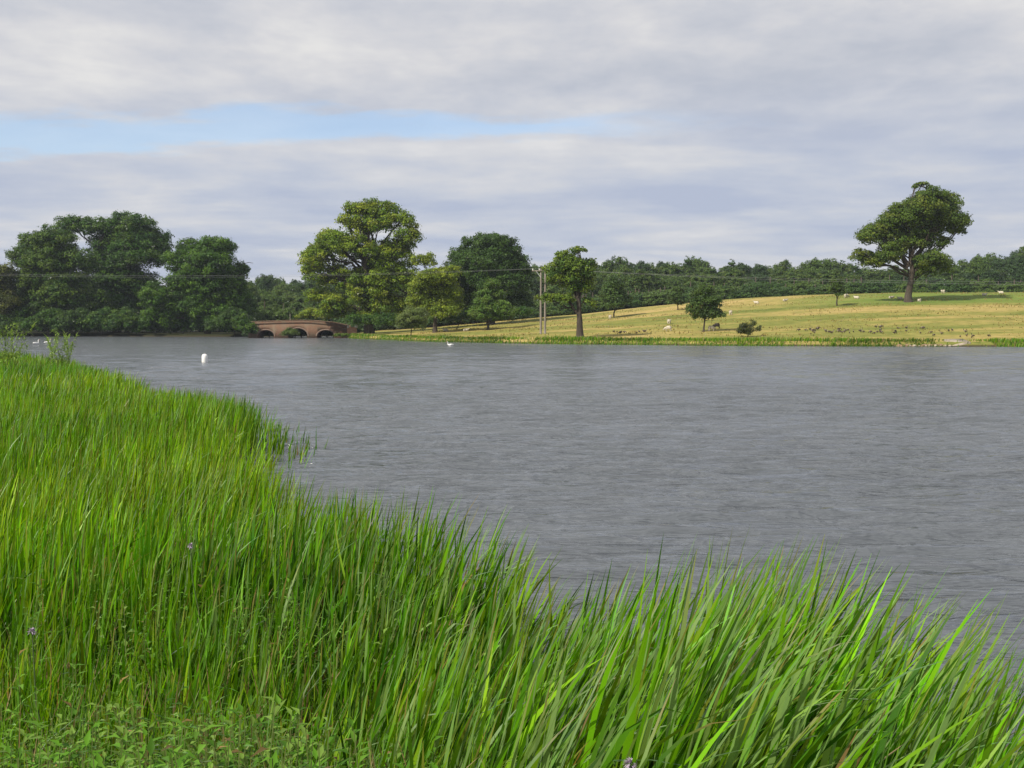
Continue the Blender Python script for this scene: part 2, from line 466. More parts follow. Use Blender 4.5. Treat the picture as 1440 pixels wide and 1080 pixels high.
def reed_zone(y0, y1, dens, wid, hgt, seg, name_rng=None, xmin=None, tuft=6):
    """scatter tufts over the near bank between distances y0 and y1"""
    x0, x1 = -0.56 * y1 - 1.0, 3.2
    nT = int((x1 - x0) * (y1 - y0) * dens / tuft)
    X = rng.uniform(x0, x1, nT); Y = rng.uniform(y0, y1, nT)
    keep = (X > -0.54 * Y - 1.0) & (X < 0.54 * Y + 0.8)
    X, Y = X[keep], Y[keep]
    sd = near_sd(X, Y)
    edge = 0.34 + 0.26 * pnoise(X, Y, 1.3, 5) + 0.01 * Y
    pr = np.where(sd > 0, 1.0, np.exp(sd / np.maximum(edge, 0.12)) * 0.75)
    # sparser stand in the little cove so the water shows between the stems
    cove = (X > -5.6) & (Y > 16.5) & (Y < 24) & (sd < 1.0)
    pr = np.where(cove, pr * 0.55, pr)
    pr = np.where((X > -5.0) & (X < -4.1) & (Y > 18) & (Y < 23) & (sd < 0), 0.14, pr)
    pr = np.where(sd < -(0.7 + 0.03 * Y), 0, pr)
    lowl = sst((-0.08 * Y - X) / (0.22 * Y))
    pr = np.where(Y < 5.8, pr * (1 - lowl * 0.70 * (1 - sst((Y - 3.5) / 1.0))), pr)      # herbs take over at lower left
    pr = np.where((X > -0.25 * Y) & (Y < 8.5), pr * 0.78, pr)
    pr = np.where(Y < 4.2, pr * (0.30 + 0.70 * sst((X + 1.3) / 1.8)), pr)
    gap = pnoise(X, Y, 2.2, 8)
    pr = pr * np.where(gap < -0.75, 0.35, 1.0)
    keep = rng.uniform(0, 1, len(X)) < pr
    X, Y, sd = X[keep], Y[keep], sd[keep]
    n = len(X)
    k = rng.integers(max(2, tuft - 3), tuft + 4, n)
    ti = np.repeat(np.arange(n), k)
    N = len(ti)
    bx = X[ti] + rng.normal(0, 0.045 + 0.0015 * Y[ti], N); by = Y[ti] + rng.normal(0, 0.045 + 0.0015 * Y[ti], N)
    gzv = ground(bx, by)
    base = np.stack([bx, by, np.maximum(gzv, -0.3) - 0.02], 1)
    hs = 1 + 0.13 * pnoise(X, Y, 0.9, 6) + 0.08 * pnoise(X, Y, 0.25, 7)
    H = hgt * hs[ti] * rng.uniform(0.70, 1.10, N)
    sdt = sd[ti]
    H = np.where(sdt < -0.15, H * (1.0 + np.clip(sdt + 0.15, -0.8, 0) * 0.45), H)
    tl = np.clip(0.10 + 0.09 * pnoise(X, Y, 0.8, 9) + 0.09 * sst((X - 0.0) / 1.5) * sst((9 - Y) / 3), 0.02, 0.5)
    lean = tl[ti] + rng.normal(0, 0.145, N)
    w0_ = sst((bx + 0.38 * by) / 2.0) * sst((10.5 - by) / 3.5)
    az = rng.normal(R(-5), 0.55 - 0.2 * w0_, N)
    bend = np.abs(rng.normal(0.16 + 0.20 * w0_, 0.16, N))
    wide0 = sst((bx + 0.38 * by) / 2.0) * sst((10.5 - by) / 3.5)
    flop = rng.uniform(0, 1, N) < 0.05 + 0.05 * wide0
    bend = np.where(flop, rng.uniform(0.9, 1.6, N), bend)
    droop = np.where(rng.uniform(0, 1, N) < 0.03, rng.uniform(0.8, 1.5, N), 0)
    wide = sst((bx + 0.38 * by) / 2.0) * sst((10.5 - by) / 3.5)
    W = wid * rng.uniform(0.55, 1.3, N) * (1 + 0.26 * wide)
    H = H * (1 + 0.17 * wide - 0.22 * sst((bx - 1.2) / 0.8) * wide)
    mixh = sst((bx + 0.36 * by) / (0.52 * by))
    H = H * ((1 - mixh) * (0.50 + 0.42 * sst((by - 3.6) / 5.0)) + mixh)
    H = H * np.where((wide < 0.5) & (rng.uniform(0, 1, N) < 0.2), rng.uniform(0.55, 0.85, N), 1.0)
    c = green(N)
    c = c * (rng.uniform(0.68, 1.25, n) * (1 + 0.18 * pnoise(X, Y, 1.1, 14)))[ti][:, None]
    hue = pnoise(bx, by, 0.55, 10)[:, None]
    c = c * (1 + np.array([0.22, 0.10, 0.0]) * hue) * rng.choice([0.6, 1.0, 1.35], (N, 1), p=[0.22, 0.53, 0.25])
    blue = ((pnoise(X, Y, 0.5, 12) > 0.75)[ti])[:, None]
    pale = (rng.uniform(0, 1, N) < 0.06 + 0.24 * wide)[:, None]
    c = np.where(pale, c * 0.45 + np.array([0.13, 0.19, 0.075]), c)  # glossy sheen painted into the colour of these paler blades
    c = np.where(blue, c * np.array([0.72, 0.92, 2.0]), c)
    dead = (rng.uniform(0, 1, N) < 0.035)[:, None]
    c = np.where(dead, np.array([0.30, 0.20, 0.085]) * rng.uniform(0.6, 1.2, (N, 1)), c)
    H = np.where(dead[:, 0], H * 0.75, H)
    dry = np.where(rng.uniform(0, 1, N) < 0.2, rng.uniform(0.3, 1, N), 0)
    return blades(base, H, W, az, lean, bend, seg, c, droop=droop, dry=dry)


G = Geo()
G.add(*reed_zone(3.3, 8.5, 330, 0.0225, 1.12, 9, tuft=6))
G.add(*reed_zone(8.5, 14, 290, 0.0225, 1.12, 6, tuft=6))
G.add(*reed_zone(14, 27, 200, 0.025, 1.12, 5, tuft=6))
G.add(*reed_zone(27, 46, 80, 0.038, 1.10, 4, tuft=5))
G.add(*reed_zone(46, 76, 34, 0.055, 1.08, 3, tuft=5))
tag(link('reeds', G.make('reeds', False, True), M['reed']), 'tall bright green reeds leaning right along the near bank', 'reeds', kind='stuff')

# low fine grass filling between the reeds
G = Geo()
N = 60000
Y = 3.0 + 24 * rng.uniform(0, 1, N) ** 1.4
X = rng.uniform(-0.54, 0.5, N) * Y - 0.3
sd = near_sd(X, Y); k = sd > 0.1
X, Y = X[k], Y[k]; N = len(X)
base = np.stack([X, Y, ground(X, Y) - 0.01], 1)
c = green(N, (0.2, 0.2, 0.1, 0.3, 0.2)) * 0.85
dead = (rng.uniform(0, 1, N) < 0.16)[:, None]
c = np.where(dead, np.array([0.26, 0.19, 0.09]) * rng.uniform(0.5, 1.2, (N, 1)), c)
G.add(*blades(base, rng.uniform(0.25, 0.75, N), rng.uniform(0.006, 0.012, N) * (0.8 + Y * 0.06), rng.uniform(0, 6.28, N), np.abs(rng.normal(0.2, 0.2, N)), np.abs(rng.normal(0.5, 0.4, N)), 4, c))
tag(link('grass', G.make('grass', False, True), M['reed']), 'low fine grass growing between the reed stems', 'grass', kind='stuff')


# ------------------------------------------------------------------ broad-leaved herbs
def leaves(ctr, dirv, L, Wd, upv, col, fold=0.25, curl=0.3):
    """pointed leaves of six verts: ctr (N,3) attachment, dirv unit direction"""
    N = len(ctr)
    side = np.cross(dirv, upv); side /= np.linalg.norm(side, axis=1)[:, None] + 1e-9
    nrm = np.cross(side, dirv)
    L = L[:, None]; Wd = Wd[:, None]
    mid = ctr + dirv * L * 0.5
    tip = ctr + dirv * L - nrm * L * curl
    V = np.stack([ctr, ctr + dirv * L * 0.38 + side * Wd * 0.5 + nrm * Wd * fold, tip, ctr + dirv * L * 0.38 - side * Wd * 0.5 + nrm * Wd * fold, mid - nrm * L * 0.02], 1).reshape(-1, 3)
    b = (np.arange(N) * 5)[:, None]
    Fq = np.concatenate([b + np.array([[0, 1, 2, 4]]), b + np.array([[0, 4, 2, 3]])], 0)
    return V, Fq, np.repeat(col, 5, 0)


def unit(v):
    return v / (np.linalg.norm(v, axis=1)[:, None] + 1e-9)


def herb_patch(n, xr, yr, hr, nl, ll, cset, lw=0.42, keepf=None, lift=(0.0, 1.4)):
    g = Geo()
    X = rng.uniform(*xr, n); Y = rng.uniform(*yr, n)
    k = near_sd(X, Y) > 0.15
    if keepf is not None: k &= keepf(X, Y)
    X, Y = X[k], Y[k]; n = len(X)
    Z = ground(X, Y)
    H = rng.uniform(*hr, n) * (1 + 0.2 * pnoise(X, Y, 2.5, 30))
    az = rng.uniform(0, 6.28, n); ln = np.abs(rng.normal(0, 0.15, n))
    top = np.stack([X + np.cos(az) * ln * H, Y + np.sin(az) * ln * H, Z + H], 1)
    b = np.stack([X, Y, Z], 1)
    # stems
    N = n
    V = []; 
    for s_ in (-1, 1):
        pass
    w = 0.003
    sv = np.stack([b + [w, 0, 0], b - [w, 0, 0], top - [w * 0.5, 0, 0], top + [w * 0.5, 0, 0]], 1).reshape(-1, 3)
    g.add(sv, (np.arange(n) * 4)[:, None] + np.arange(4)[None, :], np.repeat(np.tile([[0.12, 0.16, 0.05]], (n, 1)), 4, 0))
    ti = np.repeat(np.arange(n), nl); N = len(ti)
    lev = np.tile(np.linspace(0.25, 1.0, nl), n)
    ctr = b[ti] + (top - b)[ti] * lev[:, None]
    a = az[ti] + np.tile(np.arange(nl), n) * (math.pi / 2 + 0.35) + rng.normal(0, 0.2, N)
    up = rng.uniform(lift[0], lift[1], N)
    d = unit(np.stack([np.cos(a), np.sin(a), up], 1))
    L = rng.uniform(*ll, N) * (1.15 - 0.55 * lev)
    base_c = np.asarray(cset)[rng.integers(0, len(cset), n)]
    c = base_c[ti] * rng.uniform(0.75, 1.25, (N, 1))
    yel = (rng.uniform(0, 1, N) < 0.04)[:, None]
    c = np.where(yel, np.array([0.24, 0.17, 0.06]) * rng.uniform(0.4, 1.1, (N, 1)), c)
    g.add(*leaves(ctr, d, L, L * lw, np.tile([[0, 0, 1.0]], (N, 1)), c, curl=0.25))
    return g


HC = [(0.085, 0.205, 0.016), (0.115, 0.245, 0.026), (0.060, 0.150, 0.014), (0.150, 0.25, 0.045)]
g1 = herb_patch(4800, (-3.2, 0.4), (2.7, 5.6), (0.22, 0.70), 15, (0.045, 0.12), HC, 0.36, lambda X, Y: (X < -0.16 * Y + 0.3 * rng.normal(0, 1, len(X))) & (Y < 3.9 + 0.6 * np.abs(rng.normal(0, 1, len(X)))))
tag(link('nettles', g1.make('nettles', False, True), M['herb']), 'leafy nettles and mint crowding the lower left corner', 'nettles', kind='stuff')
g2 = herb_patch(1500, (-1.4, 3.0), (2.8, 5.2), (0.25, 0.55), 12, (0.03, 0.09), HC, 0.4, lift=(0.1, 1.3))
g3 = herb_patch(1100, (-4.2, 2.2), (3.4, 7.2), (0.35, 0.8), 18, (0.04, 0.10), HC, 0.45, lambda X, Y: pnoise(X, Y, 1.7, 31) > 0.0)
gg = Geo(); gg.V = g2.V + g3.V; gg.C = g2.C + g3.C; gg.F = g2.F + [f + g2.n for f in g3.F]; gg.n = g2.n + g3.n
tag(link('weeds', gg.make('weeds', False, True), M['herb']), 'low broad-leaved weeds among the foreground reeds', 'weeds', kind='stuff')


# ------------------------------------------------------------------ trees
def tube_path(a, b, n=5, wob=0.06, sag=0.0):
    a = np.asarray(a, float); b = np.asarray(b, float)
    t = np.linspace(0, 1, n)[:, None]
    L = np.linalg.norm(b - a)
    p = a + (b - a) * t
    w = rng.normal(0, wob * L, (n, 3)) * np.sin(t * math.pi)
    return p + w + np.array([0, 0, sag * L]) * np.sin(t * math.pi)


def crown_geo(blobs, leaf, cols, fill=1.0, clump=1.15, flat=0.66, inner=0.25, minz=-99):
    """blobs: list of (x,y,z,rx,ry,rz) metres; leafy clumps over each blob's shell"""
    V = []; C = []
    for (x, y, z, rx, ry, rz) in blobs:
        area = 4 * math.pi * ((rx * ry) ** 1.6 / 3 + (rx * rz) ** 1.6 / 3 + (ry * rz) ** 1.6 / 3) ** (1 / 1.6)
        cr = min(clump, 0.55 * min(rx, rz) + 0.15)
        nC = max(6, int(area / (math.pi * cr * cr) * 2.4 * fill))
        n = unit(rng.normal(0, 1, (nC, 3)))
        n[:, 2] = np.where(n[:, 2] < -0.35, -n[:, 2] * 0.7, n[:, 2]); n = unit(n)
        rad = rng.uniform(0.70, 1.14, nC)
        inn = rng.uniform(0, 1, nC) < inner
        rad = np.where(inn, rng.uniform(0.2, 0.7, nC), rad)
        cc = np.array([x, y, z]) + n * rad[:, None] * np.array([rx, ry, rz])
        crs = cr * rng.uniform(0.55, 1.35, nC)
        nl = np.maximum(6, (crs ** 2 * math.pi / (leaf * leaf * 0.55) * 1.15).astype(int))
        ti = np.repeat(np.arange(nC), nl); N = len(ti)
        ln = unit(rng.normal(0, 1, (N, 3)) + n[ti] * 0.5 + np.array([0, 0, 0.35]))
        lr = rng.uniform(0.45, 1.08, N) * (1 + 0.15 * rng.normal(0, 1, N))
        lp = cc[ti] + ln * (crs[ti] * lr)[:, None] * np.array([1, 1, flat])
        nn = unit(ln * np.array([0.8, 0.8, 1.0]) + rng.normal(0, 0.55, (N, 3)) + n[ti] * 0.3 + [0, 0, 0.2])
        r0 = unit(np.cross(nn, rng.normal(0, 1, (N, 3))))
        r1 = np.cross(nn, r0)
        s = leaf * rng.uniform(0.6, 1.25, N)[:, None] * 0.62
        q = np.stack([lp - r0 * s, lp - r1 * s * 0.62 + nn * s * 0.12, lp + r0 * s, lp + r1 * s * 0.62 + nn * s * 0.12], 1)
        base = np.asarray(cols)[rng.integers(0, len(cols), nC)] * rng.uniform(0.82, 1.2, (nC, 1))
        c = base[ti] * rng.uniform(0.75, 1.25, (N, 1))
        k = lp[:, 2] > minz
        V.append(q[k].reshape(-1, 3)); C.append(np.repeat(c[k], 4, 0))
    V = np.concatenate(V); C = np.concatenate(C)
    return V, np.arange(len(V)).reshape(-1, 4), C


OAK = [(0.070, 0.110, 0.018), (0.092, 0.132, 0.022), (0.058, 0.096, 0.018), (0.108, 0.132, 0.024)]
DARK = [(0.038, 0.084, 0.014), (0.052, 0.104, 0.016), (0.028, 0.066, 0.014), (0.066, 0.112, 0.018)]
DARKER = [(0.040, 0.078, 0.018), (0.052, 0.092, 0.020), (0.034, 0.066, 0.016)]
YEL = [(0.124, 0.180, 0.016), (0.152, 0.206, 0.020), (0.090, 0.146, 0.016), (0.178, 0.206, 0.022)]
LIME = [(0.150, 0.190, 0.020), (0.180, 0.215, 0.024), (0.120, 0.165, 0.022)]
MID = [(0.075, 0.130, 0.024), (0.092, 0.150, 0.028), (0.060, 0.110, 0.024), (0.105, 0.150, 0.034)]
FARG = [(0.060, 0.100, 0.028), (0.080, 0.122, 0.030), (0.048, 0.086, 0.030), (0.098, 0.130, 0.034)]


def tree(name, label, cat, pb, D, basepx, cols, leaf=0.36, tw=0.5, fill=1.0, clump=1.15, group=None, depth=0.9, spread=0.35, trunk_top=None, extra=None, dz=0.0, inner=0.25, limbs=True, minz=0.15, filler=1.0, wob=0.015):
    """pb: crown lobes in photograph pixels (px,py,rx,ry[,dy in m]) at distance D; basepx: px,py of the trunk foot"""
    mpx = D / F
    if basepx[1] is None:
        bx = (basepx[0] - 720) / F * D; by = D; bz = gz(bx, by)
    else:
        h = hit(basepx[0], basepx[1]); bx, by, bz = h
        D = by; mpx = D / F
    root = empty(name, (bx, by, bz + dz), label, cat, group)
    bl = []
    for q in pb:
        px, py, rx, ry = q[:4]
        dy = q[4] if len(q) > 4 else rng.uniform(-spread, spread) * rx * mpx * 2
        p = P(px, py, D)
        bl.append((p[0] - bx, dy, p[2] - bz, rx * mpx * 1.06 - 0.35 * min(clump, 0.5 * rx * mpx), max(rx, ry) * mpx * depth, ry * mpx * 1.06 - 0.25 * min(clump, 0.5 * ry * mpx)))
    fl = []
    for i in range(len(bl)):
        for j in range(i + 1, len(bl)):
            A_, B_ = bl[i], bl[j]
            dd = math.hypot(A_[0] - B_[0], A_[2] - B_[2])
            rs = 0.5 * (A_[3] + B_[3] + A_[5] + B_[5])
            if 0.45 * rs < dd < 1.0 * rs:
                fl.append(tuple((A_[k] + B_[k]) / 2 for k in range(3)) + tuple(0.42 * (A_[k] + B_[k]) for k in range(3, 6)))
    rng.shuffle(fl)
    fl = [tuple(q) for q in fl[:int(len(bl) * filler)]]
    V, Fq_, C = crown_geo(bl + fl, leaf, cols, fill, clump, inner=inner, minz=minz)
    link('crown', mesh('crown', V, Fq_, C), M['leaf'], root)
    if tw > 0:
        g = Geo()
        zs = sorted(bl, key=lambda q: q[2])
        cz = np.mean([q[2] for q in bl]); cx = np.mean([q[0] for q in bl])
        if trunk_top is None:
            tt = np.array([cx * 0.6, 0.0, cz])
        else:
            tp = P(trunk_top[0], trunk_top[1], D); tt = np.array([tp[0] - bx, 0, tp[2] - bz])
        p = tube_path((0, 0, -0.4), tt, 9, wob)
        p[0] = (0, 0, -0.4)
        t = np.linspace(0, 1, 9)
        g.tube(p, tw * (0.5 + 0.25 * np.exp(-t * 9)) * (1 - 0.55 * t), 12)
        for q in (bl if limbs else []):
            k = int(rng.integers(3, 8)); k = min(k, 8)
            st = p[k] if q[2] > p[k][2] else p[max(2, k - 3)]
            e = np.array(q[:3]) + [0, 0, q[5] * 0.2]
            L = np.linalg.norm(e - st)
            r0 = min(tw * 0.22, 0.03 * L + 0.03)
            pp = tube_path(st, e, 6, 0.07, 0.06)
            g.tube(pp, r0 * np.linspace(1, 0.3, 6), 6)
            for _ in range(5):
                s0 = pp[int(rng.integers(2, 6))]
                dv = rng.uniform(-1, 1, 3) * np.array(q[3:6]) * 0.6
                dv[2] = abs(dv[2]) * 0.7
                g.tube(tube_path(s0, e + dv, 4, 0.06), r0 * 0.35 * np.linspace(1, 0.3, 4), 4, cap=False)
        if extra is not None:
            for pts, r in extra:
                pp = np.array([P(a, b, D) - [bx, by, bz] for a, b in pts])
                g.tube(pp, np.linspace(r, r * 0.4, len(pp)), 6)
        link('trunk', g.make('trunk', True), M['bark'], root)
    return root


# parkland oak on the hill
tree('oak_tree', 'large lone spreading oak on the brow of the pasture with a bare wispy top', 'tree',
     [(1303, 290, 26, 20), (1330, 290, 22, 19), (1274, 305, 26, 19), (1336, 315, 19, 14), (1300, 322, 30, 18), (1242, 326, 24, 15), (1219, 337, 15, 11), (1262, 342, 20, 12), (1214, 361, 15, 10), (1243, 363, 20, 10), (1228, 372, 14, 8), (1322, 342, 16, 11), (1262, 356, 12, 10),
      (1308, 368, 22, 14), (1330, 378, 15, 12), (1302, 384, 14, 8), (1346, 327, 10, 6), (1288, 345, 14, 8), (1297, 259, 9, 2.5), (1286, 264, 4, 2.5), (1291, 272, 4, 2.2), (1307, 264, 4, 3.5)], 220, (1277, 425), OAK, leaf=0.34, tw=1.25, fill=0.95, filler=1.9, clump=1.25, trunk_top=(1284, 325), inner=0.12,
     extra=[([(1284, 330), (1300, 300), (1305, 275), (1302, 264), (1290, 260)], 0.28), ([(1303, 280), (1309, 266), (1301, 259), (1294, 257)], 0.10), ([(1303, 270), (1296, 268), (1290, 272)], 0.09), ([(1278, 375), (1262, 350), (1240, 330)], 0.5), ([(1279, 370), (1305, 340), (1330, 315)], 0.5),
            ([(1276, 378), (1250, 362), (1222, 355)], 0.34)])
# large olive tree by the bridge
tree('plane_tree', 'tallest olive green tree standing beside the right end of the brick bridge', 'tree',
     [(497, 296, 15, 12), (490, 316, 14, 16), (468, 338, 18, 14), (452, 352, 18, 14), (600, 425, 10, 14), (516, 300, 16, 16), (536, 297, 24, 16), (564, 313, 20, 15), (520, 322, 32, 22), (573, 338, 18, 16), (475, 345, 24, 18), (507, 358, 34, 24), (448, 366, 22, 18), (440, 388, 17, 16), (545, 368, 34, 24), (480, 395, 34, 24), (530, 405, 36, 26),
      (565, 400, 22, 26), (450, 422, 18, 14), (485, 430, 28, 18), (540, 436, 30, 18), (465, 444, 22, 8), (515, 448, 24, 10), (570, 436, 16, 16)],
     226, (520, None), YEL, leaf=0.38, tw=1.8, fill=0.85, clump=1.15, inner=0.2, filler=0.4)
# left wood
tree('oak_tree', 'dark green tree with the highest rounded top of the left lakeside wood', 'tree',
     [(102, 322, 28, 17), (142, 325, 22, 17), (180, 322, 32, 20), (214, 340, 20, 18), (160, 350, 40, 24), (200, 368, 34, 26), (150, 390, 34, 30), (192, 408, 30, 28), (160, 440, 36, 26), (232, 366, 17, 17), (195, 450, 30, 18)],
     282, (165, None), DARK, leaf=0.46, tw=1.6, clump=1.45, minz=0.1)
tree('oak_tree', 'olive tinged broad tree at the left front of the lakeside wood', 'tree',
     [(44, 344, 19, 15), (80, 343, 26, 19), (38, 368, 20, 20), (75, 385, 34, 28), (112, 374, 26, 24), (46, 410, 24, 26), (92, 422, 34, 28), (50, 446, 24, 22), (100, 450, 30, 20), (130, 430, 20, 26), (135, 458, 20, 13)],
     268, (78, None), [(0.056, 0.098, 0.013), (0.076, 0.116, 0.015), (0.036, 0.076, 0.013)], leaf=0.42, tw=1.5, clump=1.35, minz=0.1)
tree('alder_tree', 'fresh green lakeside tree right beside the left end of the bridge', 'tree',
     [(270, 351, 17, 13), (305, 350, 24, 13), (326, 352, 8, 10), (252, 374, 22, 20), (300, 378, 32, 22), (330, 385, 18, 16), (265, 410, 32, 24), (310, 412, 34, 26), (336, 428, 19, 24), (270, 442, 34, 22), (320, 448, 32, 20), (226, 424, 22, 28), (225, 452, 24, 18), (345, 378, 5, 4)],
     258, (292, None), [(0.055, 0.112, 0.015), (0.078, 0.140, 0.018), (0.038, 0.082, 0.014)], leaf=0.40, tw=1.2, clump=1.3, minz=0.1, extra=[([(325, 385), (338, 372), (350, 369), (356, 370)], 0.12)])
tree('willow_tree', 'brownish green tree cut by the left edge of the picture', 'tree',
     [(6, 392, 18, 18), (-12, 385, 18, 16), (-5, 425, 26, 26), (16, 428, 14, 20), (4, 453, 22, 18), (-30, 410, 24, 30)], 262, (0, None), [(0.085, 0.090, 0.024), (0.10, 0.11, 0.026), (0.062, 0.078, 0.022)], leaf=0.42, tw=0.9, clump=1.2, minz=0.1)
# undergrowth along the left shore
for i, (a, lab) in enumerate([(-8, 'dark waterside bush under the brownish tree at the left edge'), (30, 'dark waterside bush under the left flank of the olive tinged tree'), (68, 'dark waterside bush straight below the olive tinged tree'), (106, 'dark waterside bush between the olive tinged tree and the highest left tree'),
                              (144, 'dark waterside bush below the left half of the highest left tree'), (182, 'dark waterside bush under the right half of the highest left tree'), (220, 'dark waterside bush left of the fresh green tree'), (258, 'dark waterside bush under the left half of the fresh green tree'),
                              (296, 'dark waterside bush under the middle of the fresh green tree'), (330, 'dark waterside bush between the fresh green tree and the bridge'), (350, 'dark waterside bush touching the left end of the bridge')]):
    lob = [(a - 20, 460, 17, 12), (a, 455, 18, 15), (a + 20, 461, 17, 11), (a + rng.uniform(-8, 8), 446, 16, 12)] if a < 345 else [(a - 12, 458, 11, 13), (a, 463, 9, 9), (a + 7, 467, 6, 5)]
    tree('waterside_bush', lab, 'bush', lob, (259 + rng.uniform(-1, 4)) if a < 325 else 250 if a < 345 else 227, (a, None), DARK if i % 3 else DARKER, leaf=0.36, tw=0.3, clump=0.9, group='bushes along the left shore', minz=-0.3, limbs=False)

# right of centre
tree('oak_tree', 'dark domed tree standing behind the yellow green one, left of the utility poles', 'tree',
     [(683, 346, 32, 15), (650, 365, 22, 17), (708, 350, 22, 14), (724, 374, 22, 18), (680, 380, 40, 26), (642, 392, 16, 24), (733, 398, 15, 24), (700, 410, 40, 26), (660, 418, 30, 24), (733, 425, 14, 14), (690, 436, 40, 14)],
     240, (690, None), DARKER, leaf=0.36, tw=1.6, clump=1.25)
tree('maple_tree', 'bright yellow green tree between the tallest olive tree and the dark domed tree', 'tree',
     [(596, 371, 15, 13), (636, 387, 13, 13), (612, 395, 25, 18), (591, 406, 15, 14), (620, 418, 24, 20), (638, 418, 11, 20), (602, 434, 20, 16), (626, 440, 24, 12), (588, 424, 12, 12)],
     206, (612, None), LIME, leaf=0.33, tw=0.8, clump=0.95, fill=0.95)
tree('lime_tree', 'medium green conical tree in front of the dark domed tree', 'tree',
     [(691, 403, 9, 10), (690, 419, 19, 13), (680, 434, 22, 12), (707, 436, 16, 12), (671, 444, 13, 8), (702, 446, 20, 8), (688, 447, 20, 7)], 172, (686, 464), MID, leaf=0.27, tw=0.5, clump=0.75, fill=1.05)
tree('oak_tree', 'bright topped waterside tree with a bare dark trunk beside the utility poles', 'tree',
     [(814, 354, 12, 5.5), (794, 363, 15, 9), (785, 379, 17, 12), (812, 378, 19, 12), (790, 396, 19, 10), (822, 390, 12, 8), (768, 421, 14, 7), (786, 420, 8, 7), (799, 424, 9, 8), (809, 402, 13, 15), (828, 428, 9, 10), (831, 375, 8, 10), (824, 405, 12, 12)],
     152, (816, 476), [(0.12, 0.175, 0.024), (0.095, 0.145, 0.022), (0.14, 0.185, 0.028), (0.05, 0.09, 0.02)], leaf=0.26, tw=1.0, clump=0.8, fill=0.9, trunk_top=(813, 398), inner=0.15, wob=0.004, filler=2.0,
     extra=[([(812, 440), (800, 425), (785, 418)], 0.15), ([(810, 400), (812, 375), (816, 356)], 0.2)])
tree('young_tree', 'small rounded tree with a slim trunk standing alone on the pasture', 'tree',
     [(992, 408, 11, 8), (986, 420, 17, 10), (1000, 427, 15, 10), (979, 437, 13, 8), (1000, 441, 15, 8), (990, 446, 14, 6), (1011, 444, 7, 4.5)], 147, (989, 467), [(0.058, 0.094, 0.026), (0.072, 0.110, 0.028), (0.045, 0.078, 0.024)], leaf=0.24, tw=0.3, clump=0.6, fill=0.9)
tree('young_tree', 'smaller dark tree on the slope just left behind the rounded lone tree', 'tree', [(954, 411, 8, 7), (949, 421, 10, 7), (958, 426, 9, 5)], 210, (953, 436), [(0.05, 0.085, 0.026), (0.06, 0.095, 0.028)], leaf=0.28, tw=0.28, clump=0.65)
tree('young_tree', 'low spreading tree on the slope just right of the waterside tree', 'tree', [(865, 400, 12, 11), (860, 416, 17, 13), (876, 424, 13, 10), (863, 430, 12, 6)], 200, (863, 447), [(0.055, 0.095, 0.03), (0.068, 0.11, 0.032)], leaf=0.3, tw=0.3, clump=0.75)
tree('young_tree', 'small dark tree with a short stem on the brow left of the lone oak', 'tree', [(1177, 397, 7, 8), (1174, 407, 9, 7), (1181, 413, 7, 4.5)], 205, (1177, 430), [(0.05, 0.08, 0.02), (0.066, 0.1, 0.024)], leaf=0.27, tw=0.32, clump=0.6)
tree('thorn_bush', 'ragged grey green thorn bush on the shore below the pasture', 'bush', [(1048, 461, 9, 8), (1060, 456, 4, 5), (1042, 466, 6, 5), (1066, 463, 3.5, 5), (1051, 468, 8, 4)], 142, (1051, 474), [(0.075, 0.085, 0.03), (0.06, 0.07, 0.025)], leaf=0.16, tw=0.15, clump=0.35, fill=0.7)
tree('willow_bush', 'pale grey green rounded bush on the shore right of the tallest olive tree', 'bush', [(579, 449, 17, 14), (569, 456, 13, 11), (591, 443, 10, 9), (586, 459, 12, 8)], 185, (577, None), [(0.115, 0.15, 0.045), (0.095, 0.13, 0.04), (0.13, 0.16, 0.055)], leaf=0.2, tw=0.2, clump=0.6, fill=1.1)
tree('waterside_bush', 'bright green bush overhanging the parapet of the bridge', 'bush', [(440, 441, 14, 7), (458, 445, 14, 6), (428, 446, 10, 5)], 236, (445, None), LIME, leaf=0.3, tw=0.2, clump=0.7)
tree('waterside_bush', 'small green bush growing in front of the bridge pier between two arches', 'bush', [(407, 468, 9, 6), (402, 470, 7, 4.5), (414, 469, 6, 5)], 226, (407, None), [(0.07, 0.105, 0.03), (0.085, 0.12, 0.035)], leaf=0.2, tw=0.1, clump=0.45, dz=0.0, minz=-9)
tree('waterside_bush', 'low green bush at the foot of the right bridge arch', 'bush', [(476, 472, 7, 2.5), (485, 472, 7, 2.5)], 224, (480, None), [(0.10, 0.155, 0.03), (0.12, 0.17, 0.035)], leaf=0.2, tw=0.1, clump=0.45, minz=-9)
tree('waterside_bush', 'dark shaded bush at the foot of the tallest olive tree', 'bush', [(520, 452, 20, 9), (545, 452, 18, 9), (498, 450, 12, 7)], 214, (525, None), DARK, leaf=0.28, tw=0.2, clump=0.7)
tree('waterside_bush', 'dark hedge bush under the yellow green tree', 'bush', [(605, 448, 20, 7), (635, 447, 20, 7), (660, 446, 16, 7), (735, 440, 14, 8)], 215, (640, None), DARK, leaf=0.28, tw=0.2, clump=0.7)

# ------------------------------------------------------------------ far woods: templates copied with their parts
templates = []


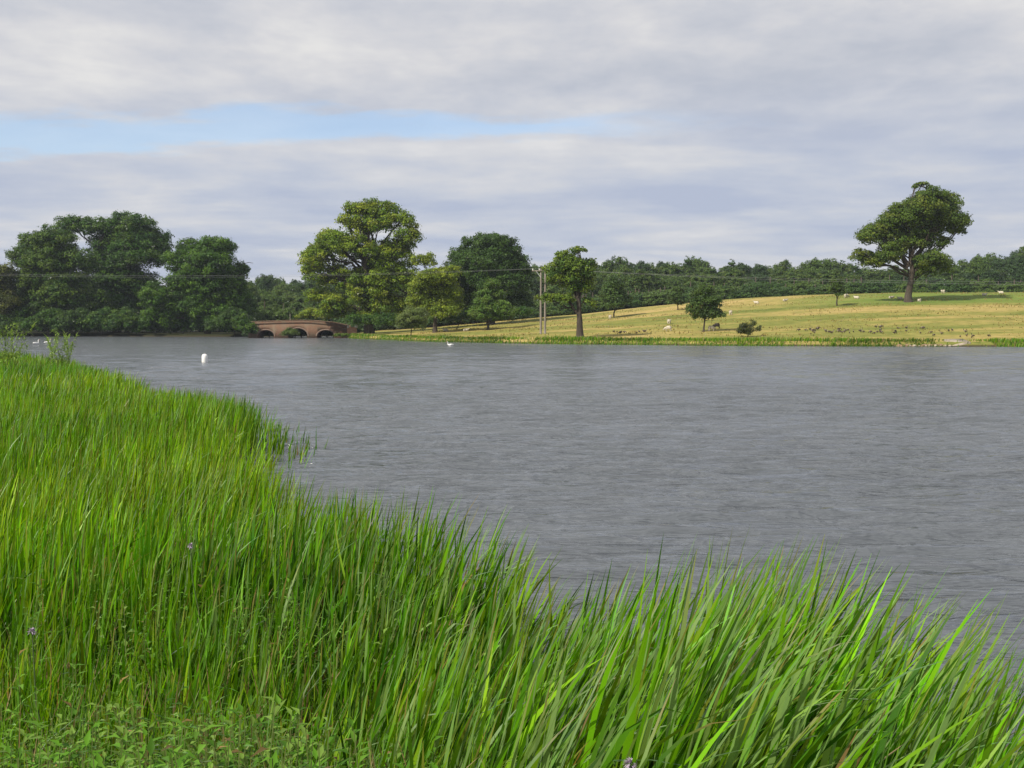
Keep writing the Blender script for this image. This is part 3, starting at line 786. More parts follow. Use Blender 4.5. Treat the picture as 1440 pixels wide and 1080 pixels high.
def far_template(kind, cols):
    root = empty('woodland_tree', (0, 0, 0), 'x', 'tree')
    if kind == 'round':
        bl = [(0, 0, 9.5, 3.6, 3.6, 3.2), (-2.6, 0.5, 7.5, 3.0, 3.0, 2.6), (2.7, -0.4, 7.2, 3.0, 3.0, 2.8), (0.4, -1.5, 5.6, 4.0, 3.2, 2.8), (-2.2, -.8, 3.6, 2.6, 2.4, 2.0), (2.2, -1, 3.4, 2.8, 2.4, 2.0), (0, 0, 1.6, 3.4, 2.4, 1.6)]
    elif kind == 'tall':
        bl = [(0, 0, 11.2, 2.2, 2.2, 2.2), (-1, 0, 9, 2.8, 2.8, 2.4), (1.6, 0, 8, 2.8, 2.8, 2.4), (-1.5, -.5, 6, 3.0, 2.8, 2.4), (1.4, -.8, 4.5, 3.0, 2.8, 2.4), (-.8, -1, 2.8, 3.2, 2.6, 1.8), (.4, 0, 1.4, 3.2, 2.6, 1.4)]
    elif kind == 'spire':
        bl = [(0, 0, 12.2, 0.9, 0.9, 1.6), (0.1, 0, 10.2, 1.6, 1.6, 1.6), (-.2, 0, 8.2, 2.2, 2.2, 1.6), (0.2, -.2, 6.2, 2.7, 2.6, 1.6), (0, -.4, 4.2, 3.0, 2.8, 1.6), (0, -.5, 2.5, 3.2, 2.8, 1.3)]
    else:
        bl = [(-2, 0, 3.6, 2.6, 2.4, 2.2), (1.8, 0, 3.9, 2.8, 2.4, 2.4), (0, -1, 2.4, 3.4, 2.4, 1.9), (3.4, -.4, 2.2, 2, 2, 1.6), (-3.4, -.4, 2.1, 2, 2, 1.6)]
    V, Fq_, C = crown_geo(bl, 0.46, cols, 1.0, 1.0, inner=0.15, minz=0.1)
    link('crown', mesh('crown', V, Fq_, C), M['leaf'], root)
    g = Geo()
    g.tube([(0, 0, -0.6), (0.1, 0, 3), (0, 0, 8)], [0.35, 0.28, 0.12], 8)
    link('trunk', g.make('trunk', True), M['bark'], root)
    return root


TK = [('round', FARG), ('tall', FARG), ('spire', DARKER), ('round', [(0.075, 0.115, 0.03), (0.06, 0.10, 0.028)]), ('tall', [(0.04, 0.07, 0.03), (0.05, 0.085, 0.035)]), ('low', [(0.055, 0.1, 0.028), (0.045, 0.085, 0.03)]), ('low', [(0.085, 0.13, 0.035), (0.07, 0.11, 0.03)])]
for k, c in TK:
    templates.append(far_template(k, c))
used_t = [False] * len(templates)
HT = [12.7, 13.4, 13.8, 12.7, 13.4, 6.3, 6.3]


def far_tree(ti, px, D, toppy, wide, label, group, basez=None):
    x = (px - 720) / F * D
    z = gz(x, D) if basez is None else basez
    top = P(px, toppy, D)[2]
    h = max(3.0, top - z) / HT[ti]
    src = templates[ti]
    if used_t[ti]:
        r = src.copy(); COL.objects.link(r)
        for ch in src.children:
            c = ch.copy(); COL.objects.link(c); c.parent = r
    else:
        r = src; used_t[ti] = True
    r.location = (x, D, z - (0.55 * h * 1.6 if ti >= 5 and basez is None else 0.25))
    r.scale = (wide, wide, h)
    r.rotation_euler = (0, 0, rng.uniform(-0.9, 0.9))
    r['label'] = label; r['group'] = group
    return r


TOPX = [720, 745, 770, 800, 840, 852, 865, 880, 895, 910, 922, 933, 945, 962, 978, 992, 1005, 1015, 1028, 1042, 1055, 1070, 1082, 1092, 1104, 1118, 1132, 1145, 1158, 1170, 1182, 1200, 1240, 1300, 1345, 1362, 1376, 1390, 1405, 1418, 1430, 1445, 1470, 1520]
TOPY = [380, 372, 374, 378, 374, 371, 366, 366, 371, 367, 368, 372, 374, 366, 363, 372, 380, 380, 368, 374, 378, 374, 376, 370, 368, 376, 372, 362, 362, 368, 372, 374, 376, 376, 374, 366, 358, 360, 362, 358, 347, 344, 350, 356]
for px in np.arange(728, 1512, 12.5):
    px = px + rng.uniform(-3, 3)
    reg = 'behind the utility poles' if px < 840 else 'left of the rounded lone tree' if px < 985 else 'left of the lone oak' if px < 1225 else 'behind the lone oak' if px < 1345 else 'right of the lone oak'
    ti = int(rng.choice([0, 1, 2, 3, 4], p=[.28, .26, .12, .16, .18]))
    if abs(px - 1150) < 14 or abs(px - 978) < 10: ti = 3
    far_tree(ti, px, rng.uniform(345, 372), np.interp(px, TOPX, TOPY) + rng.uniform(-3.5, 5), rng.uniform(0.8, 1.15) * (1.15 if ti == 2 else 1.0), 'tall dark tree on the wood skyline ' + reg, 'skyline trees of the far wood ' + reg)
for px in np.arange(728, 1512, 15):
    px = px + rng.uniform(-5, 5)
    reg = 'behind the utility poles' if px < 840 else 'left of the rounded lone tree' if px < 985 else 'left of the lone oak' if px < 1225 else 'behind the lone oak' if px < 1345 else 'right of the lone oak'
    ti = int(rng.choice([0, 1, 3, 4]))
    ty = np.interp(px, TOPX, TOPY)
    far_tree(ti, px, rng.uniform(312, 335), ty + rng.uniform(8, 20), rng.uniform(0.7, 1.0), 'distant tree fronting the far wood ' + reg, 'front trees of the far wood ' + reg)
for px in np.concatenate([np.arange(560, 900, 8), np.arange(728, 1500, 11)]):
    px = px + rng.uniform(-4, 4)
    ti = 5 if rng.uniform() < 0.65 else 6
    D = rng.uniform(286, 300)
    x = (px - 720) / F * D
    zt = gz(x, D)
    tp = 458 - (zt + rng.uniform(3.2, 5.5) - EYE) / D * F
    reg = 'behind the utility poles' if px < 840 else 'left of the rounded lone tree' if px < 985 else 'left of the lone oak' if px < 1225 else 'behind the lone oak' if px < 1345 else 'right of the lone oak'
    far_tree(ti, px, D, tp, rng.uniform(0.8, 1.1), 'low bush where pasture meets wood ' + reg, 'hedge bushes at the wood edge ' + reg)
# dark inner trees of the left wood
for px in np.arange(-60, 352, 17):
    px = px + rng.uniform(-4, 4)
    far_tree(int(rng.choice([1, 4, 0])), px, rng.uniform(286, 305), rng.uniform(385, 410), rng.uniform(0.8, 1.1), 'shaded tree deep inside the left lakeside wood', 'inner trees of the left lakeside wood')
# bushes added beyond the arches so the openings read dark
for px in np.arange(352, 492, 9):
    far_tree(5, px, rng.uniform(236, 237.5), rng.uniform(459, 462), rng.uniform(0.35, 0.45), 'bush added to darken the view through the bridge arches', 'bushes added behind the bridge arches', basez=0.0)
# wood closing the view behind the centre trees
for px in np.arange(455, 735, 11):
    px = px + rng.uniform(-3, 3)
    far_tree(int(rng.choice([0, 1, 4])), px, rng.uniform(315, 345), rng.uniform(388, 402), rng.uniform(0.9, 1.15), 'dark distant tree filling the gaps behind the centre trees', 'wood behind the centre trees')
for px in np.arange(490, 735, 8):
    far_tree(5, px + rng.uniform(-3, 3), rng.uniform(262, 285), rng.uniform(428, 440), rng.uniform(0.8, 1.0), 'dark undergrowth bush behind the centre trees', 'undergrowth behind the centre trees')
# wood behind the bridge
for px in np.arange(318, 470, 9):
    px = px + rng.uniform(-3, 3)
    far_tree(int(rng.choice([0, 1, 2, 4, 3])), px, rng.uniform(350, 375), np.interp(px, [340, 370, 400, 430, 460], [398, 389, 394, 393, 390]) + rng.uniform(-2, 4), rng.uniform(0.8, 1.1), 'distant tree on the skyline above the bridge', 'skyline trees above the bridge')
for px in np.arange(330, 460, 13):
    px = px + rng.uniform(-3, 3)
    far_tree(int(rng.choice([3, 0, 3])), px, rng.uniform(305, 325), rng.uniform(404, 416), rng.uniform(0.8, 1.0), 'rounded light green tree in the middle distance above the bridge', 'middle trees above the bridge')
for px in np.arange(345, 450, 14):
    px = px + rng.uniform(-3, 3)
    far_tree(6 if rng.uniform() < 0.6 else 5, px, rng.uniform(268, 280), rng.uniform(426, 438), rng.uniform(0.7, 0.9), 'leafy bush just behind the parapet of the bridge', 'bushes behind the bridge parapet')
for i, u in enumerate(used_t):
    if not u:
        for ch in list(templates[i].children): bpy.data.objects.remove(ch)
        bpy.data.objects.remove(templates[i])

# ------------------------------------------------------------------ bridge
BD = 229.0
m_brick, nt, out = new_mat('old_red_brick')
tc = nd(nt, 'ShaderNodeTexCoord')
sep = nd(nt, 'ShaderNodeSeparateXYZ', {0: tc.outputs['Object']})
cmb = nd(nt, 'ShaderNodeCombineXYZ', {0: sep.outputs[0], 1: sep.outputs[2], 2: 0.0})
br = nd(nt, 'ShaderNodeTexBrick', {0: cmb.outputs[0], 'Color1': (0.195, 0.094, 0.058, 1), 'Color2': (0.125, 0.068, 0.046, 1), 'Mortar': (0.20, 0.165, 0.12, 1), 'Scale': 4.0, 'Mortar Size': 0.03, 'Brick Width': 0.9, 'Row Height': 0.3})
nz = nd(nt, 'ShaderNodeTexNoise', {0: tc.outputs['Object'], 'Scale': 0.9, 'Detail': 6.0, 'Roughness': 0.65})
cc = mixc(nt, smooth(nt, nz.outputs[0], 0.42, 0.68, 0.0, 0.75), br.outputs[0], (0.165, 0.14, 0.10))
bs = nd(nt, 'ShaderNodeBsdfPrincipled', {'Base Color': cc, 'Roughness': 0.92, 'Specular IOR Level': 0.15})
nt.links.new(bs.outputs[0], out.inputs[0])
bx0 = P(350, 460, BD)[0]; bx1 = P(488, 460, BD)[0]
zc = lambda py: P(400, py, BD)[2]
arches = [(374, 11.5, 464.5), (419, 13.5, 462), (458, 12, 464.5)]
spring = zc(472.5)
mpx = BD / F
root = empty('brick_bridge', (P(425, 460, BD)[0], BD, 0), 'low red brick bridge with three round arches and a humped parapet', 'bridge')
ox = root.location.x
xs = np.unique(np.concatenate([np.linspace(bx0, bx1, 120)] + [P(a, 460, BD)[0] + np.linspace(-r, r, 33) * mpx for a, r, t in arches]))


def under(x):
    z = -0.8
    for a, r, t in arches:
        c = P(a, 460, BD)[0]; rr_ = r * mpx
        if abs(x - c) < rr_ * 0.9999:
            z = spring + (zc(t) - spring) * math.sqrt(1 - ((x - c) / rr_) ** 2)
    return z


topprof = lambda x: np.interp((x / BD) * F + 720, [350, 360, 385, 410, 425, 440, 465, 488], [zc(452), zc(451.7), zc(450.6), zc(450), zc(449.8), zc(450.2), zc(452.6), zc(457.5)])


def slab(x_, z0, z1, y0, y1):
    g = Geo(); n = len(x_)
    V = np.concatenate([np.stack([x_ - ox, np.full(n, y), z], 1) for y, z in ((y0, z0), (y0, z1), (y1, z0), (y1, z1))])
    i = np.arange(n - 1)
    Q = lambda a, b: np.stack([a * n + i, a * n + i + 1, b * n + i + 1, b * n + i], 1)
    g.add(V, np.concatenate([Q(0, 1), Q(1, 3), Q(3, 2), Q(2, 0), [[0, n, 3 * n, 2 * n], [n - 1, 2 * n - 1, 4 * n - 1, 3 * n - 1]]]))
    return g


zu = np.array([under(x) for x in xs]); zt = topprof(xs)
link('arched_wall', slab(xs, zu, zt - 0.85, 0, 5.2).make('arched_wall'), m_brick, root)
link('parapet', slab(xs, zt - 0.849, zt - 0.12, 0.0, 0.38).make('parapet'), m_brick, root)
link('parapet', slab(xs, zt - 0.849, zt - 0.12, 4.82, 5.2).make('parapet'), m_brick, root)
link('coping', slab(xs, zt - 0.119, zt, -0.06, 0.44).make('coping'), simple_mat('coping_brick', (0.17, 0.10, 0.07), (0.26, 0.19, 0.13), 2.5, 0.9), root)
link('coping', slab(xs, zt - 0.119, zt, 4.76, 5.26).make('coping'), bpy.data.materials['coping_brick'], root)
for a, r, t in arches:
    g = Geo(); c = P(a, 460, BD)[0] - ox; rr_ = r * mpx; hh = zc(t) - spring
    th = np.linspace(0, math.pi, 25); n = 25
    rings = []
    for y, e in ((-0.05, 0.0), (-0.05, 0.28), (0.3, 0.28), (0.3, 0.0)):
        rings.append(np.stack([c + np.cos(th) * (rr_ + e), np.full(n, y), spring + np.sin(th) * (hh + e)], 1))
    i = np.arange(n - 1); V = np.concatenate(rings)
    g.add(V, np.concatenate([np.stack([k * n + i, k * n + i + 1, ((k + 1) % 4) * n + i + 1, ((k + 1) % 4) * n + i], 1) for k in range(4)]))
    link('arch_ring', g.make('arch_ring'), simple_mat('arch_brick', (0.17, 0.115, 0.09), (0.26, 0.20, 0.16), 3.0, 0.9) if 'arch_brick' not in bpy.data.materials else bpy.data.materials['arch_brick'], root)
# splayed wing wall on the right, sunlight painted into its brick; pale cap stones
m_or = simple_mat('sunlit_brick', (0.38, 0.20, 0.11), (0.52, 0.31, 0.19), 3.5, 0.9, 0.2)
g = Geo(); wx0 = bx1 - ox + 0.02; wx1 = P(503, 460, BD)[0] - ox
a0 = math.radians(-32)
n = 8; tt_ = np.linspace(0, 1, n)
wx = wx0 + (wx1 - wx0) * tt_; wy = -1.5 * tt_
for y_off in (0, 0.4):
    pass
zw = np.interp(tt_, [0, 1], [zc(461), zc(459)])
V = np.concatenate([np.stack([wx, wy + q, z], 1) for q, z in ((0, np.full(n, -0.4)), (0, zw), (0.4, np.full(n, -0.4)), (0.4, zw))])
i = np.arange(n - 1); Q = lambda a, b: np.stack([a * n + i, a * n + i + 1, b * n + i + 1, b * n + i], 1)
g.add(V, np.concatenate([Q(0, 1), Q(1, 3), Q(3, 2), Q(2, 0), [[0, n, 3 * n, 2 * n], [n - 1, 2 * n - 1, 4 * n - 1, 3 * n - 1]]]))
link('wing_wall', g.make('wing_wall'), m_or, root)
for (fx, w_, hh) in ((0.10, 0.5, 0.55), (0.95, 0.55, 0.9)):
    g = Geo(); cx = wx0 + (wx1 - wx0) * fx; cy = -1.5 * fx + 0.2
    g.box((cx - w_ / 2, cy - w_ / 2, zc(461)), (cx + w_ / 2, cy + w_ / 2, zc(461) + hh * 0.6))
    g.lathe([(0.0, hh * 0.6), (w_ * 0.45, hh * 0.6 + 0.002), (w_ * 0.35, hh * 0.6 + 0.2), (0.0, hh * 0.6 + 0.32)], 8, at=(cx, cy, zc(461)))
    link('cap_stone', g.make('cap_stone'), simple_mat('white_stone', (0.6, 0.57, 0.5), (0.75, 0.72, 0.66), 2.0, 0.85) if 'white_stone' not in bpy.data.materials else bpy.data.materials['white_stone'], root)

# white post behind the bridge
p = P(408, 450, 246)
root = empty('wooden_post', (p[0], 246, gz(p[0], 246)), 'thin pale wooden post with a short arm rising behind the bridge parapet', 'post')
zt_ = P(408, 441, 246)[2] - root.location.z
g = Geo(); g.tube([(0, 0, -0.3), (0, 0, zt_)], [0.055, 0.05], 8); link('pole', g.make('pole'), M['pole'], root)
g = Geo(); g.tube([(0, 0, zt_ * 0.7), (0.9, 0, zt_ * 0.55)], [0.04, 0.04], 6); link('arm', g.make('arm'), M['pole'], root)

# ------------------------------------------------------------------ utility poles and wires
h1 = hit(760.5, 470); h2 = hit(766.5, 470)
PD = h1[1]
h2 = np.array([P(766.5, 470, PD + 1.2)[0], PD + 1.2, gz(P(766.5, 470, PD + 1.2)[0], PD + 1.2)])


def pole_thing(base, toppy, label, arm):
    root = empty('utility_pole', tuple(base), label, 'utility pole', 'the pair of utility poles on the far shore')
    ht = P(760, toppy, base[1])[2] - base[2]
    g = Geo(); z = np.linspace(-0.4, ht, 9)
    g.tube(np.stack([0.01 * np.sin(z), 0 * z, z], 1), np.linspace(0.20, 0.12, 9), 12)
    link('pole', g.make('pole', True), M['pole'], root)
    if arm:
        g = Geo(); g.box((-1.45, -0.22, ht - 0.42), (1.0, -0.10, ht - 0.26)); link('crossarm', g.make('crossarm'), M['pole'], root)
        for x in (-1.3, -0.25, 0.85):
            g = Geo(); g.lathe([(0.0, 0), (0.07, 0.001), (0.05, 0.06), (0.10, 0.1), (0.10, 0.2), (0.05, 0.25), (0.0, 0.30)], 10, at=(x, -0.16, ht - 0.26))
            link('insulator', g.make('insulator', True), M['ceramic'], root)
        g = Geo(); g.tube([(0.0, -0.2, ht - 1.4), (-0.75, -0.2, ht - 0.42)], [0.03, 0.03], 6); link('brace', g.make('brace'), M['metal'], root)
    else:
        g = Geo(); g.lathe([(0.0, 0), (0.16, 0.001), (0.16, 0.08), (0.0, 0.14)], 12, at=(0, 0, ht + 0.002)); link('pole_cap', g.make('pole_cap', True), M['metal'], root)
    return root, ht


pa, hta = pole_thing(h1, 378, 'left utility pole of the pair, carrying the crossarm and white insulators', True)
pb_, htb = pole_thing(h2, 382, 'right utility pole of the pair, plain and slightly shorter', False)
att = [(pa.location.x + x, pa.location.y - 0.16, pa.location.z + hta + 0.02) for x in (-1.3, -0.25, 0.85)]


def cable(a, b, sag, label):
    n = 60; t = np.linspace(0, 1, n)[:, None]
    a = np.array(a); b = np.array(b)
    p = a + (b - a) * t; p[:, 2] -= (4 * sag * t * (1 - t))[:, 0]
    g = Geo(); g.tube(p, 0.010, 6)
    tag(link('overhead_cable', g.make('overhead_cable', True), M['cable']), label, 'overhead cable', 'overhead cables')


Lz = P(-180, 380, 150)[2]; Rz = P(1800, 394, 150)[2]
cable(att[0], P(-180, 381, 162), 0.9, 'overhead cable running left from the outer insulator in front of the left trees')
cable(att[1], P(-180, 383, 150), 1.0, 'overhead cable running left from the inner insulator, just below the outer one')
cable(att[1], P(1800, 393, 148), 1.0, 'upper overhead cable running right across the far wood')
cable(att[2], P(1800, 397, 138), 1.1, 'lower overhead cable running right across the far wood and the lone oak')

# ------------------------------------------------------------------ reed fringe along the far shore
N = 42000
X = rng.uniform(-37, 95, N)
off = rng.uniform(-1.3, 5.2, N)
Y = far_shore(X) + off
k = rng.uniform(0, 1, N) < np.clip(1.15 - np.abs(off - 1.2) / 4.0, 0.1, 1) * np.clip(0.75 + 0.5 * pnoise(X, Y, 0.35, 20), 0.15, 1)
k &= ~((X > 53.3) & (X < 60.0) & (off < 3.6) & (rng.uniform(0, 1, N) < 0.97))
X, Y, off = X[k], Y[k], off[k]; N = len(X)
base = np.stack([X, Y, np.maximum(ground(X, Y), -0.1) - 0.02], 1)
Hh = rng.uniform(0.2, 0.65, N) * (0.85 + 0.35 * pnoise(X, Y, 0.3, 21)) * np.where(off > 3.2, 0.6, 1.0)
c = green(N) * np.array([0.9, 0.85, 1.2])
dk = (pnoise(X, Y, 0.25, 22) > 0.5)[:, None]
c = np.where(dk, c * 0.62, c)
tan = (rng.uniform(0, 1, N) < 0.10)[:, None]
c = np.where(tan, np.array([0.30, 0.24, 0.10]), c)
V, Fq_, C = blades(base, np.maximum(Hh, 0.2), rng.uniform(0.06, 0.13, N), rng.uniform(-0.6, 0.6, N), np.abs(rng.normal(0.15, 0.1, N)), np.abs(rng.normal(0.3, 0.2, N)), 3, c)
tag(link('shore_reeds', mesh('shore_reeds', V, Fq_, C), M['reed']), 'bright green reed fringe along the far shore below the pasture', 'reeds', kind='stuff')
# dry tussocks over the pasture
N = 26000
X = rng.uniform(-18, 135, N); off = rng.uniform(4, 108, N) ** 1.0; Y = far_shore(X) + off
k = pnoise(X, Y * 1.6, 0.22, 23) + rng.normal(0, 0.35, N) > 0.25
X, Y = X[k], Y[k]; N = len(X)
base = np.stack([X, Y, ground(X, Y) - 0.02], 1)
c = np.array([0.30, 0.25, 0.10]) * rng.uniform(0.6, 1.2, (N, 1)) * rng.uniform(0.9, 1.1, (N, 3))
V, Fq_, C = blades(base, rng.uniform(0.12, 0.32, N), rng.uniform(0.10, 0.24, N), rng.uniform(0, 6, N), np.abs(rng.normal(0.2, 0.2, N)), np.abs(rng.normal(0.5, 0.3, N)), 2, c)
tag(link('pasture_grass', mesh('pasture_grass', V, Fq_, C), M['reed']), 'dry straw coloured grass tussocks over the sloping pasture', 'grass', kind='stuff')


# ------------------------------------------------------------------ animals
def skinned(name, pts, edges, rad, colf, subdiv=1):
    me = bpy.data.meshes.new(name + '_src')
    me.from_pydata([tuple(p) for p in pts], edges, [])
    ob = bpy.data.objects.new(name + '_src', me); COL.objects.link(ob)
    md = ob.modifiers.new('s', 'SKIN')
    for v, r in zip(me.skin_vertices[0].data, rad):
        v.radius = (r, r) if not isinstance(r, tuple) else r
    me.skin_vertices[0].data[0].use_root = True
    md.use_smooth_shade = True
    s = ob.modifiers.new('u', 'SUBSURF'); s.levels = subdiv; s.render_levels = subdiv
    dg = bpy.context.evaluated_depsgraph_get()
    nm = bpy.data.meshes.new_from_object(ob.evaluated_get(dg)); nm.name = name
    bpy.data.objects.remove(ob)
    n = len(nm.vertices); co = np.empty(n * 3, np.float32); nm.vertices.foreach_get('co', co); co = co.reshape(-1, 3)
    a = nm.color_attributes.new('Col', 'FLOAT_COLOR', 'POINT')
    c = np.ones((n, 4), np.float32); c[:, :3] = colf(co); a.data.foreach_set('color', c.ravel())
    nm.materials.clear(); nm.materials.append(M['animal'])
    return nm


def sheep_mesh(name, wool, face, grazing=False):
    hx, hz = (0.72, 0.30) if grazing else (0.70, 0.78)
    pts = [(0, 0, .58), (-.32, 0, .60), (.32, 0, .60), (-.50, 0, .56), (.52, 0, .62 if not grazing else .52), (hx, 0, hz), (hx + .16, 0, hz - .07),
           (.30, .15, .36), (.31, .15, .18), (.31, .15, 0.0), (.30, -.15, .36), (.31, -.15, .18), (.31, -.15, 0.0), (-.34, .15, .38), (-.40, .15, .20), (-.37, .15, 0), (-.34, -.15, .38), (-.40, -.15, .20), (-.37, -.15, 0),
           (hx - .02, .10, hz + .06), (hx - .02, -.10, hz + .06)]
    E = [(0, 1), (0, 2), (1, 3), (2, 4), (4, 5), (5, 6), (2, 7), (7, 8), (8, 9), (2, 10), (10, 11), (11, 12), (1, 13), (13, 14), (14, 15), (1, 16), (16, 17), (17, 18), (5, 19), (5, 20)]
    Rr = [.29, .28, .27, .16, .18, .10, .06, .09, .045, .04, .09, .045, .04, .10, .05, .04, .10, .05, .04, .03, .03]
    def cf(co):
        f = (co[:, 0] > hx - .06) | (co[:, 2] < .26) & (np.abs(co[:, 0]) < .6)
        if grazing: f = (co[:, 0] > hx - .10) | (co[:, 2] < .26)
        return np.where(f[:, None], face, wool)
    return skinned(name, pts, E, Rr, cf)


def lying_mesh(name, wool, face):
    pts = [(0, 0, .26), (-.32, 0, .26), (.32, 0, .28), (-.5, 0, .2), (.5, 0, .38), (.66, 0, .56), (.82, 0, .50), (.30, .18, .10), (.5, .22, .05), (-.3, .2, .1), (-.05, .27, .05)]
    E = [(0, 1), (0, 2), (1, 3), (2, 4), (4, 5), (5, 6), (2, 7), (7, 8), (1, 9), (9, 10)]
    Rr = [.28, .28, .26, .15, .16, .10, .06, .08, .04, .1, .04]
    return skinned(name, pts, E, Rr, lambda co: np.where((co[:, 0] > .62)[:, None], face, wool))


WOOL = (0.52, 0.47, 0.37)
sm_std = sheep_mesh('sheep', WOOL, (0.55, 0.48, 0.38)); sm_grz = sheep_mesh('sheep', WOOL, (0.5, 0.44, 0.36), True)
sm_ly = lying_mesh('sheep', (0.54, 0.49, 0.39), (0.45, 0.40, 0.31)); sm_blk = sheep_mesh('sheep', (0.03, 0.025, 0.022), (0.02, 0.02, 0.02), True)
for (px, py, me, rz, lab) in [
    (1104, 424, sm_ly, 0.3, 'cream sheep lying on the dry brow well left of the small dark tree'),
    (1064, 427, sm_ly, 2.9, 'faint cream sheep lying on the dry slope, farthest left on the brow'),
    (1190, 419, sm_grz, 0.4, 'white sheep grazing just right of the small dark tree'),
    (1205, 420, sm_ly, 2.6, 'cream sheep lying in the green sward between the small dark tree and the lone oak'),
    (1221, 412, sm_std, 1.4, 'white sheep standing on the skyline of the pasture left of the lone oak'),
    (1253, 420, sm_ly, 0.1, 'left sheep of the two lying in the shade left of the oak trunk'),
    (1266, 421, sm_ly, 3.2, 'cream sheep lying right against the left side of the oak trunk'),
    (1293, 424, sm_ly, 0.9, 'small cream sheep lying just right of the oak trunk'),
    (1326, 413, sm_std, 1.7, 'white sheep standing on the brow just right of the lone oak'),
    (1384, 416, sm_ly, 0.2, 'white sheep lying beyond the end of the oak shadow'),
    (1408, 413, sm_ly, 2.9, 'white sheep on the brow nearest the right edge'),
    (1027, 443, sm_std, 1.5, 'white sheep standing alone on the slope right of the rounded lone tree'),
    (941, 456, sm_std, 1.2, 'cream sheep standing on the lower slope left of the rounded lone tree'),
    (940, 466, sm_grz, 2.8, 'cream sheep grazing near the water left of the rounded lone tree'),
    (1000, 466, sm_grz, 0.2, 'cream sheep grazing at the foot of the rounded lone tree'),
    (1008, 462, sm_blk, 2.7, 'black sheep grazing right of the rounded lone tree'),
    (858, 449, sm_std, 1.4, 'white sheep standing under the low spreading tree'),
    (655, 466, sm_ly, 0.2, 'white sheep lying near the water below the conical tree'),
    (627, 466, sm_ly, 3.0, 'pale sheep lying near the water left of the conical tree')]:
    h = hit(px, py)
    o = link('sheep', me, None, None, (h[0], h[1], h[2] - 0.02)); o.rotation_euler = (0, 0, rz)
    tag(o, lab, 'sheep', 'sheep on the pasture')


def goose_mesh(name, head_up):
    hp = [(.30, 0, .55), (.33, 0, .70), (.42, 0, .72)] if head_up else [(.40, 0, .26), (.46, 0, .12), (.53, 0, .06)]
    pts = [(0, 0, .32), (-.22, 0, .30), (.20, 0, .36), (-.42, 0, .31)] + hp + [(0.02, .07, .14), (0.04, .07, 0), (0.02, -.07, .14), (0.04, -.07, 0)]
    E = [(0, 1), (0, 2), (1, 3), (2, 4), (4, 5), (5, 6), (0, 7), (7, 8), (0, 9), (9, 10)]
    Rr = [.15, .12, .11, .03, .045, .05, .02, .03, .015, .03, .015]
    def cf(co):
        neck = (co[:, 0] > .28)
        pale = (co[:, 0] > .16) & ~neck
        c = np.where(pale[:, None], (.30, .25, .19), (.075, .058, .042))
        return np.where(neck[:, None], (.018, .017, .016), c)
    return skinned(name, pts, E, Rr, cf)


gm1, gm2 = goose_mesh('goose', True), goose_mesh('goose', False)
gpos = []
def put(px, py, g_, lab):
    h = hit(px, py)
    if any(abs(h[0] - q[0]) < 0.75 and abs(h[1] - q[1]) < 0.75 for q in gpos): return
    gpos.append(h)
    o = link('goose', gm1 if rng.uniform() < 0.45 else gm2, None, None, (h[0], h[1], h[2])); o.rotation_euler = (0, 0, rng.uniform(0, 6.28)); s = rng.uniform(0.62, 0.9); o.scale = (s, s, s)
    tag(o, lab, 'goose', g_)
for px in np.concatenate([rng.uniform(1118, 1180, 16), rng.uniform(1165, 1240, 34)]):
    put(px, rng.normal(467.5, 1.9), 'flock of geese grazing below the lone oak', 'dark goose in the dense flock on the dry grass below the lone oak')
for px in rng.uniform(1228, 1300, 12):
    put(px, rng.uniform(460, 473), 'geese scattered above the shore right of the flock', 'dark goose among the loose group just left of the pale landing')
for px in rng.uniform(1300, 1400, 13):
    put(px, rng.uniform(462, 476), 'geese near the landing', 'dark goose among the scattered few near the pale landing')
for px in rng.uniform(856, 920, 13):
    put(px, rng.normal(468, 1.0), 'geese by the shore right of the waterside tree', 'dark goose in the small line on the shore right of the waterside tree')


def swan(px, py, rz, s, label):
    D = EYE * F / (py - 458)
    p = P(px, py, D)
    root = empty('swan', (p[0], D, 0), label, 'swan', 'swans on the lake', rz)
    root.scale = (s, s, s)
    pts = [(0, 0, .13), (-.30, 0, .15), (.26, 0, .16), (-.60, 0, .24), (.40, 0, .32), (.36, 0, .52), (.40, 0, .68), (.50, 0, .70), (-.15, .12, .24), (-.15, -.12, .24), (-.45, .10, .30), (-.45, -.10, .30)]
    E = [(0, 1), (0, 2), (1, 3), (2, 4), (4, 5), (5, 6), (6, 7), (0, 8), (0, 9), (8, 10), (9, 11)]
    Rr = [.22, .2, .17, .03, .07, .05, .055, .045, .14, .14, .05, .05]
    me = skinned('body', pts, E, Rr, lambda co: np.where((co[:, 0] > -9)[:, None], (.82, .82, .80), (.8, .8, .8)))
    link('body', me, None, root)
    g = Geo(); g.tube([(.53, 0, .695), (.60, 0, .67), (.66, 0, .655)], [.035, .025, .01], 6); link('beak', g.make('beak', True), M['beak'], root)


swan(633, 486.5, 3.1, 0.78, 'white swan swimming near the far shore below the yellow green tree')
swan(51, 484.5, 1.1, 0.95, 'left white swan of the two swimming far off beyond the left reeds')
swan(67, 483.5, 0.8, 0.95, 'right white swan of the two swimming far off beyond the left reeds')

# buoy
D = EYE * F / (509.5 - 458)
p = P(288, 509.5, D)
root = empty('mooring_buoy', (p[0], D, 0), 'white upright mooring buoy floating in open water at left', 'buoy')
g = Geo(); g.lathe([(0, -.25), (.17, -.22), (.205, -.1), (.21, .30), (.20, .46), (.15, .56), (.0, .60)], 20); link('float', g.make('float', True), M['white'], root)
g = Geo(); th = np.linspace(0, math.pi * 2, 13); g.tube(np.stack([.05 * np.cos(th), 0 * th, .62 + .05 * np.sin(th)], 1), .012, 6); link('ring', g.make('ring', True), M['metal'], root)

